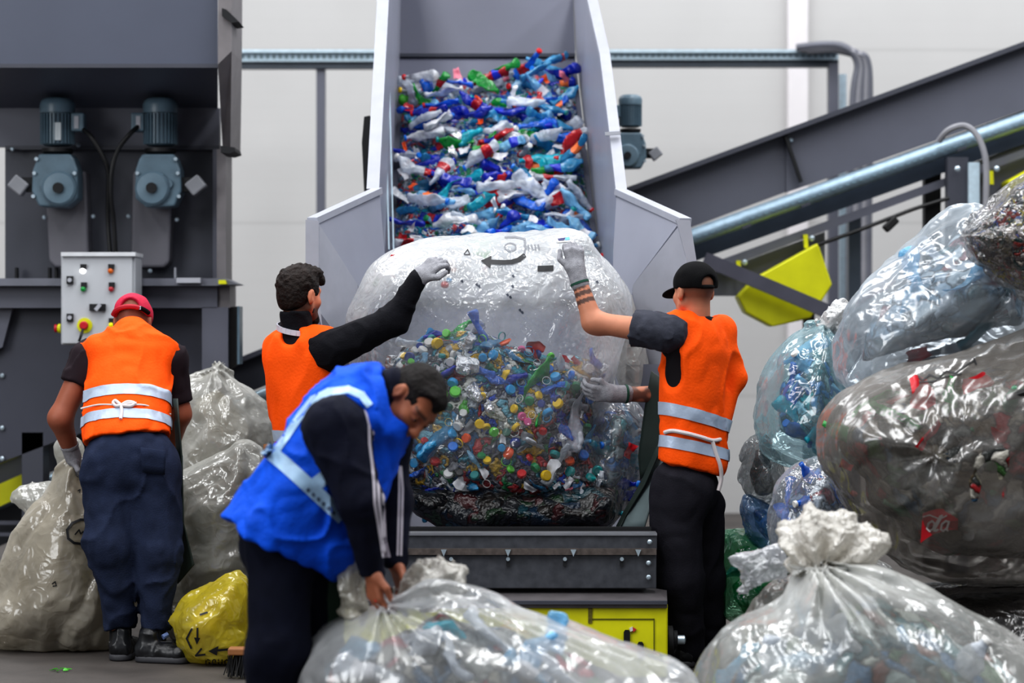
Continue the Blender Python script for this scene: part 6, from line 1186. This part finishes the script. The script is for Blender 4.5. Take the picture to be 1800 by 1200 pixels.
bot_at(715, 590, 'green', .9, CB, hb, bx, 'dark green bottle near the black sleeve', (.6, 0, .5)); bot_at(770, 770, 'steel blue', 1.2, CB, hb, bx, 'big steel blue bottle below the bending man’s face', (.7, 0, .5)); bot_at(1000, 740, 'clear', 1.3, CB, hb, bx, 'large clear ribbed bottle under the amber cap', (.1, -.2, 1)); bot_at(975, 815, 'clear', 1., CB, hb, bx, 'clear bottle low beside the teal cap', (.6, 0, .8))
o = scrap_at(835, 538, PET['red'], 'red', 1.1, CB, hb, bx, 'flat red packet lying on top of the plastic in the huge bag', 'packet', (.3, -1, .3), .04)
scrap_at(935, 622, mat('red_carton', (196, 60, 50), .5), 'red', 1., CB, hb, bx, 'red and orange carton scrap beside the long green bottle', 'carton', (0, -1, 0), .04)
for px, py in ((698, 468), (704, 484)): scrap_at(px, py, PET['red'] if py < 470 else LABM['white'], 'x', 1.15 if py < 470 else .9, CB, hb, bx, 'red wrapper caught in the film next to the raised black sleeve' if py < 470 else 'white wrapper caught in the film below the red one', 'wrapper', (0, -1, .2), 0, .55)
cp_ = P(658, 496, 11.0); tag(inst('bottle_cap', CAPME, cp_, rrot((0, -1, .2), .2), 1.5, CAPM['green']), 'green cap caught in the film below the red wrapper', 'bottle cap')
scrap_at(845, 445, PET['lime'], 'lime', 1.25, CB, hb, bx, 'crumpled lime wrapper behind the printed top of the huge bag', 'wrapper', (.2, -1, .2), 0, .6)
scrap_at(795, 468, mat('brown_wrapper', (170, 96, 60), .5), 'brown', .8, CB, hb, bx, 'brown wrapper scrap beside the grey glove', 'wrapper', (.2, -1, .2), 0, .6)
for px, py, c, k, t in ((785, 505, 'red', 1.1, 'red cap lying alone under the brown wrapper'), (792, 497, 'sky blue', .8, 'small blue cap touching the lone red cap')):
    q = seen(CB, px, py, 0, .8); tag(inst('bottle_cap', CAPME, q, rrot((0, -.6, 1), .2), k, CAPM[c]), t, 'bottle cap')
CW = {'blue': .16, 'sky blue': .13, 'teal': .13, 'white': .2, 'green': .09, 'lime': .05, 'yellow': .05, 'red': .06, 'orange': .04, 'dark green': .05, 'dark blue': .08, 'pink': .02, 'black': .02}
n = 0
for _ in range(700):
    if n >= 104: break
    px = random.uniform(645, 1090); py = 545 + 300 * random.random() ** 1.2
    k = len(taken); cap_at(px, py, pick(CW), random.uniform(1., 1.55)); n += len(taken) > k
n = 0
for _ in range(300):
    if n >= 46: break
    k = len(taken); bot_at(random.uniform(650, 1090), random.uniform(560, 890), pick({'clear': .36, 'steel blue': .14, 'blue': .12, 'green': .08, 'white': .06, 'pale blue': .12, 'dark blue': .12}), random.uniform(.6, .9), CB, hb, bx, gap=.005); n += len(taken) > k
n = 0
for _ in range(200):
    if n >= 26: break
    p = seen(CB, random.uniform(670, 1080), random.uniform(590, 850), .02)
    if p is None or not free(p, .03): continue
    n += 1; c = pick({'white': .4, 'sky blue': .2, 'teal': .2, 'yellow': .1, 'lime': .1}); px, py = pxof([p]); L = f"thin {c} cap ring in the huge clear bag, {where(px[0], py[0], *bx)}"
    tag(inst('cap_ring', RINGME, p, rrot((0, -1, .2), .6), random.uniform(1., 1.5), CAPM[c]), L, 'ring', L.replace('ring in', 'rings in'))
n = 0
for _ in range(200):
    if n >= 52: break
    k = len(taken); c = pick({'white': .3, 'silver': .2, 'red': .12, 'grey': .14, 'dark': .1, 'pink': .05, 'yellow': .04, 'orange': .05}); scrap_at(random.uniform(660, 1085), random.uniform(580, 880), MS[c], c, random.uniform(.4, .95), CB, hb, bx, gap=.015); n += len(taken) > k
n = 0
for _ in range(400):
    if n >= 60: break
    y = random.uniform(12.95, 14.1); x = random.uniform(XL + .05, bxr(y) - .05); p = Vector((x, y, bz(y))) + nB * random.uniform(.1, .17)
    if not free(p, .07): continue
    n += 1; c = pick({'white': .4, 'silver': .22, 'red': .16, 'pink': .08, 'orange': .08, 'blue': .06}); v = (y - 12.7) / 1.4; u = (x - XL) / (bxr(y) - XL)
    L = f"crumpled {c} film scrap, {row_n[min(4, int(v * 5))]} of conveyor heap, " + ('left', 'middle', 'right')[min(2, int(u * 3))]
    tag(inst('film_scrap', random.choice(SCR), p, rrot((random.uniform(-.5, .5), -1, .6), .7), random.uniform(.6, 1.05), MS[c]), L, 'film scrap', L.replace('scrap', 'scraps', 1))
def fill(key, bagname, nb, cols, s, box, labs=None, gap=.0):
    B = BAGS[key]; n = 0
    for _ in range(nb * 8):
        if n >= nb: break
        k = len(taken); bot_at(random.uniform(box[0], box[1]), random.uniform(box[2], box[3]), pick(cols), random.uniform(*s), B, bagname, box, lab=LABM[pick(labs)] if labs and random.random() < .4 else None, cp=pick({None: .6, 'blue': .15, 'white': .15, 'red': .1}), gap=gap); n += len(taken) > k
fill('front', 'long gripped bag', 11, {'clear': .4, 'turquoise': .2, 'green': .1, 'red': .1, 'pale blue': .2}, (1.1, 1.5), (610, 1180, 1105, 1195), {'red': 1, 'white': 1})
fill('smoky', 'smoky grey bag', 12, {'clear': .4, 'green': .25, 'brown': .15, 'pale green': .2}, (1., 1.2), (1480, 1795, 690, 1000))
fill('top', 'bluish topmost bag', 8, {'clear': .5, 'pale blue': .4, 'turquoise': .1}, (1.1, 1.4), (1490, 1780, 400, 660))
fill('aqua', 'aqua-tinted bag', 12, {'turquoise': .4, 'blue': .3, 'pale blue': .3}, (.9, 1.2), (1335, 1480, 600, 810))
fill('clear', 'clear bag below aqua', 6, {'blue': .5, 'clear': .3, 'white': .2}, (.9, 1.1), (1365, 1480, 830, 920))
fill('teal', 'teal side bag', 8, {'turquoise': .5, 'steel blue': .3, 'dark blue': .2}, (.9, 1.2), (1030, 1130, 700, 900))
fill('green', 'green bag', 4, {'green': .7, 'lime': .1, 'turquoise': .2}, (1.1, 1.3), (1268, 1340, 940, 1080))
fill('tied', 'milky tied bag', 9, {'clear': .4, 'pale blue': .2, 'green': .2, 'turquoise': .2}, (1.1, 1.4), (1260, 1780, 1090, 1195))
M_cola = mat('cola_red', (206, 30, 44), .35, var=.06)
SB = BAGS['smoky']
for px, py, s, t in ((1612, 712, 1.1, 'red wrapper under the scribbled top of the smoky grey bag'), (1640, 778, 1.2, 'red label above the crease in the smoky grey bag'), (1715, 690, 1.1, 'red wrapper near the black tie of the smoky grey bag'), (1742, 1000, .9, 'round red scrap lowest in the smoky grey bag'), (1505, 800, .5, 'small red scrap by the outer side of the smoky grey bag'), (1770, 780, .8, 'orange-red strip at the far side of the smoky grey bag')):
    scrap_at(px, py, M_cola, 'red', s * 1.35, SB, '', bx, t, 'label scrap', (.1, -1, .2), .06)
scrap_at(1605, 606, M_cola, 'red', 1.2, BAGS['top'], '', bx, 'red wrapper low in the bluish bag on top', 'wrapper', (.1, -1, .2), .05)
for px, py in ((1030, 0),): pass
scrap_at(1092, 790, M_cola, 'red', .9, BAGS['teal'], '', bx, 'red label in the bag beside the huge bag', 'label scrap', (.3, -1, .1), .04)
# the cola label low in the smoky bag, with its white script
q = seen(SB, 1652, 925, .05); k = q.y
if True:
    lo = MB(); n = 10; V = []
    for i in range(n + 1):
        for j in range(n + 1):
            x = 1622 + 62 * i / n - 4 * j / n * (i < 5); y = 902 + 52 * j / n - 8 * math.sin(i / n * 3) - (j > 6) * (i / n) * 22; p = P(x, y, k - .01 + .012 * math.sin(i * .5)); V.append(tuple(p))
    CLb = mk('cola_label', V, [(i * (n + 1) + j, (i + 1) * (n + 1) + j, (i + 1) * (n + 1) + j + 1, i * (n + 1) + j + 1) for i in range(n) for j in range(n)], M_cola); tag(CLb, 'red cola label with white script low in the smoky grey bag', 'label')
    ink(CLb, letters('ola', 1628, 906, 27, 12, .25) + stroke([(1622, 908), (1634, 905), (1652, 912), (1664, 906)], 2.4), 'white_script', mat('script_white', (232, 226, 226), .5), CLb, 4, .004)
# -- small things on the floor
gs = MB(); V = []; 
for i in range(6):
    a = i / 6 * 6.28; gs.poly([P(105, 1180, 10.4) * 0 + Vector((P(105, 0, 10.4).x + .03 * math.cos(a), 10.42 + .03 * math.sin(a), .004)), Vector((P(105, 0, 10.4).x + .05 * math.cos(a + .4), 10.42 + .05 * math.sin(a + .4), .006)), Vector((P(105, 0, 10.4).x + .015 * math.cos(a + 1), 10.42 + .015 * math.sin(a + 1), .012))], .002, (0, 0, 1))
tag(gs.build('plastic_shred', PET['lime']), 'bright green plastic shred lying on the concrete floor', 'scrap')
BR = tag(empty('broom', (P(418, 0, 10.2).x, 10.2, 0)), 'broom with black bristles standing behind the blue-vested person', 'broom')
b = MB(); b.box((P(402, 0, 10.2).x, 10.16, .1), (P(440, 0, 10.2).x + .16, 10.24, .13)); b.build('broom_head', mat('broom_wood', (150, 100, 60), .6), BR, bevel=.006)
b = MB()
for i in range(160):
    x = random.uniform(P(402, 0, 10.2).x, P(440, 0, 10.2).x + .16); y = random.uniform(10.165, 10.235); b.tube([(x, y, .1), (x + random.uniform(-.03, .012), y + random.uniform(-.02, .02), random.uniform(.002, .02))], .003, 4)
b.build('bristle', mat('black_bristle', (20, 20, 22), .7), BR)
b = MB().tube([(P(450, 0, 10.2).x + .05, 10.2, .12), (P(470, 0, 10.4).x, 10.35, .98)], .012, 10).build('broom_stick', mat('broom_wood', (150, 100, 60), .6), BR, smooth=True)
# ---------------------------------------------------------------- camera, light, world
cam = bpy.data.cameras.new('camera'); co = bpy.data.objects.new('camera', cam); COL.objects.link(co)
co.location = (0, 0, CAMZ); co.rotation_euler = (math.pi / 2, 0, 0)
cam.sensor_width = 36; cam.lens = F / 1800 * 36; cam.clip_end = 200
cam.dof.use_dof = True; cam.dof.focus_distance = 10.65; cam.dof.aperture_fstop = 2.0
bpy.context.scene.camera = co
w = bpy.data.worlds.new('hall_air'); bpy.context.scene.world = w; w.use_nodes = True
w.node_tree.nodes['Background'].inputs[0].default_value = (.88, .93, 1, 1); w.node_tree.nodes['Background'].inputs[1].default_value = .27
def lamp(name, loc, aim, sx, sy, power, color=(1, 1, 1)):
    l = bpy.data.lights.new(name, 'AREA'); l.shape = 'RECTANGLE'; l.size = sx; l.size_y = sy; l.energy = power; l.color = color
    o = bpy.data.objects.new(name, l); COL.objects.link(o); o.location = loc
    o.rotation_euler = (Vector(aim) - Vector(loc)).to_track_quat('-Z', 'Y').to_euler(); return o
for i, (x, y) in enumerate(((-6, 5), (-2, 5), (2, 5), (6, 5), (-6, 12), (-2, 12), (2, 12), (6, 12))):
    lamp('overhead_softbox_strip', (x, y, 8.2), (x, y, 0), 1.1, 6, 230, (.98, .99, 1))  # unseen overhead area lights, added for top light and streaks on the film
lamp('roof_window_light', (-5, 17.5, 8.2), (-1, 19.9, 3), 8, 2, 290, (.97, .98, 1))
lamp('roof_window_light', (5, 17.5, 8.2), (5, 19.9, 3), 8, 2, 290, (.97, .98, 1))
lamp('loading_door_light', (-9, 3, 4.5), (1, 11.5, 1.2), 5, 4, 330, (.96, .98, 1))
sc = bpy.context.scene
sc.view_settings.view_transform = 'Standard'; sc.view_settings.look = 'Medium High Contrast'; sc.view_settings.exposure = 0.0
sc.cycles.use_denoising = True; sc.cycles.max_bounces = 8; sc.cycles.transparent_max_bounces = 24; sc.cycles.caustics_reflective = False; sc.cycles.caustics_refractive = False
sc.cycles.sample_clamp_indirect = 4; sc.cycles.sample_clamp_direct = 12
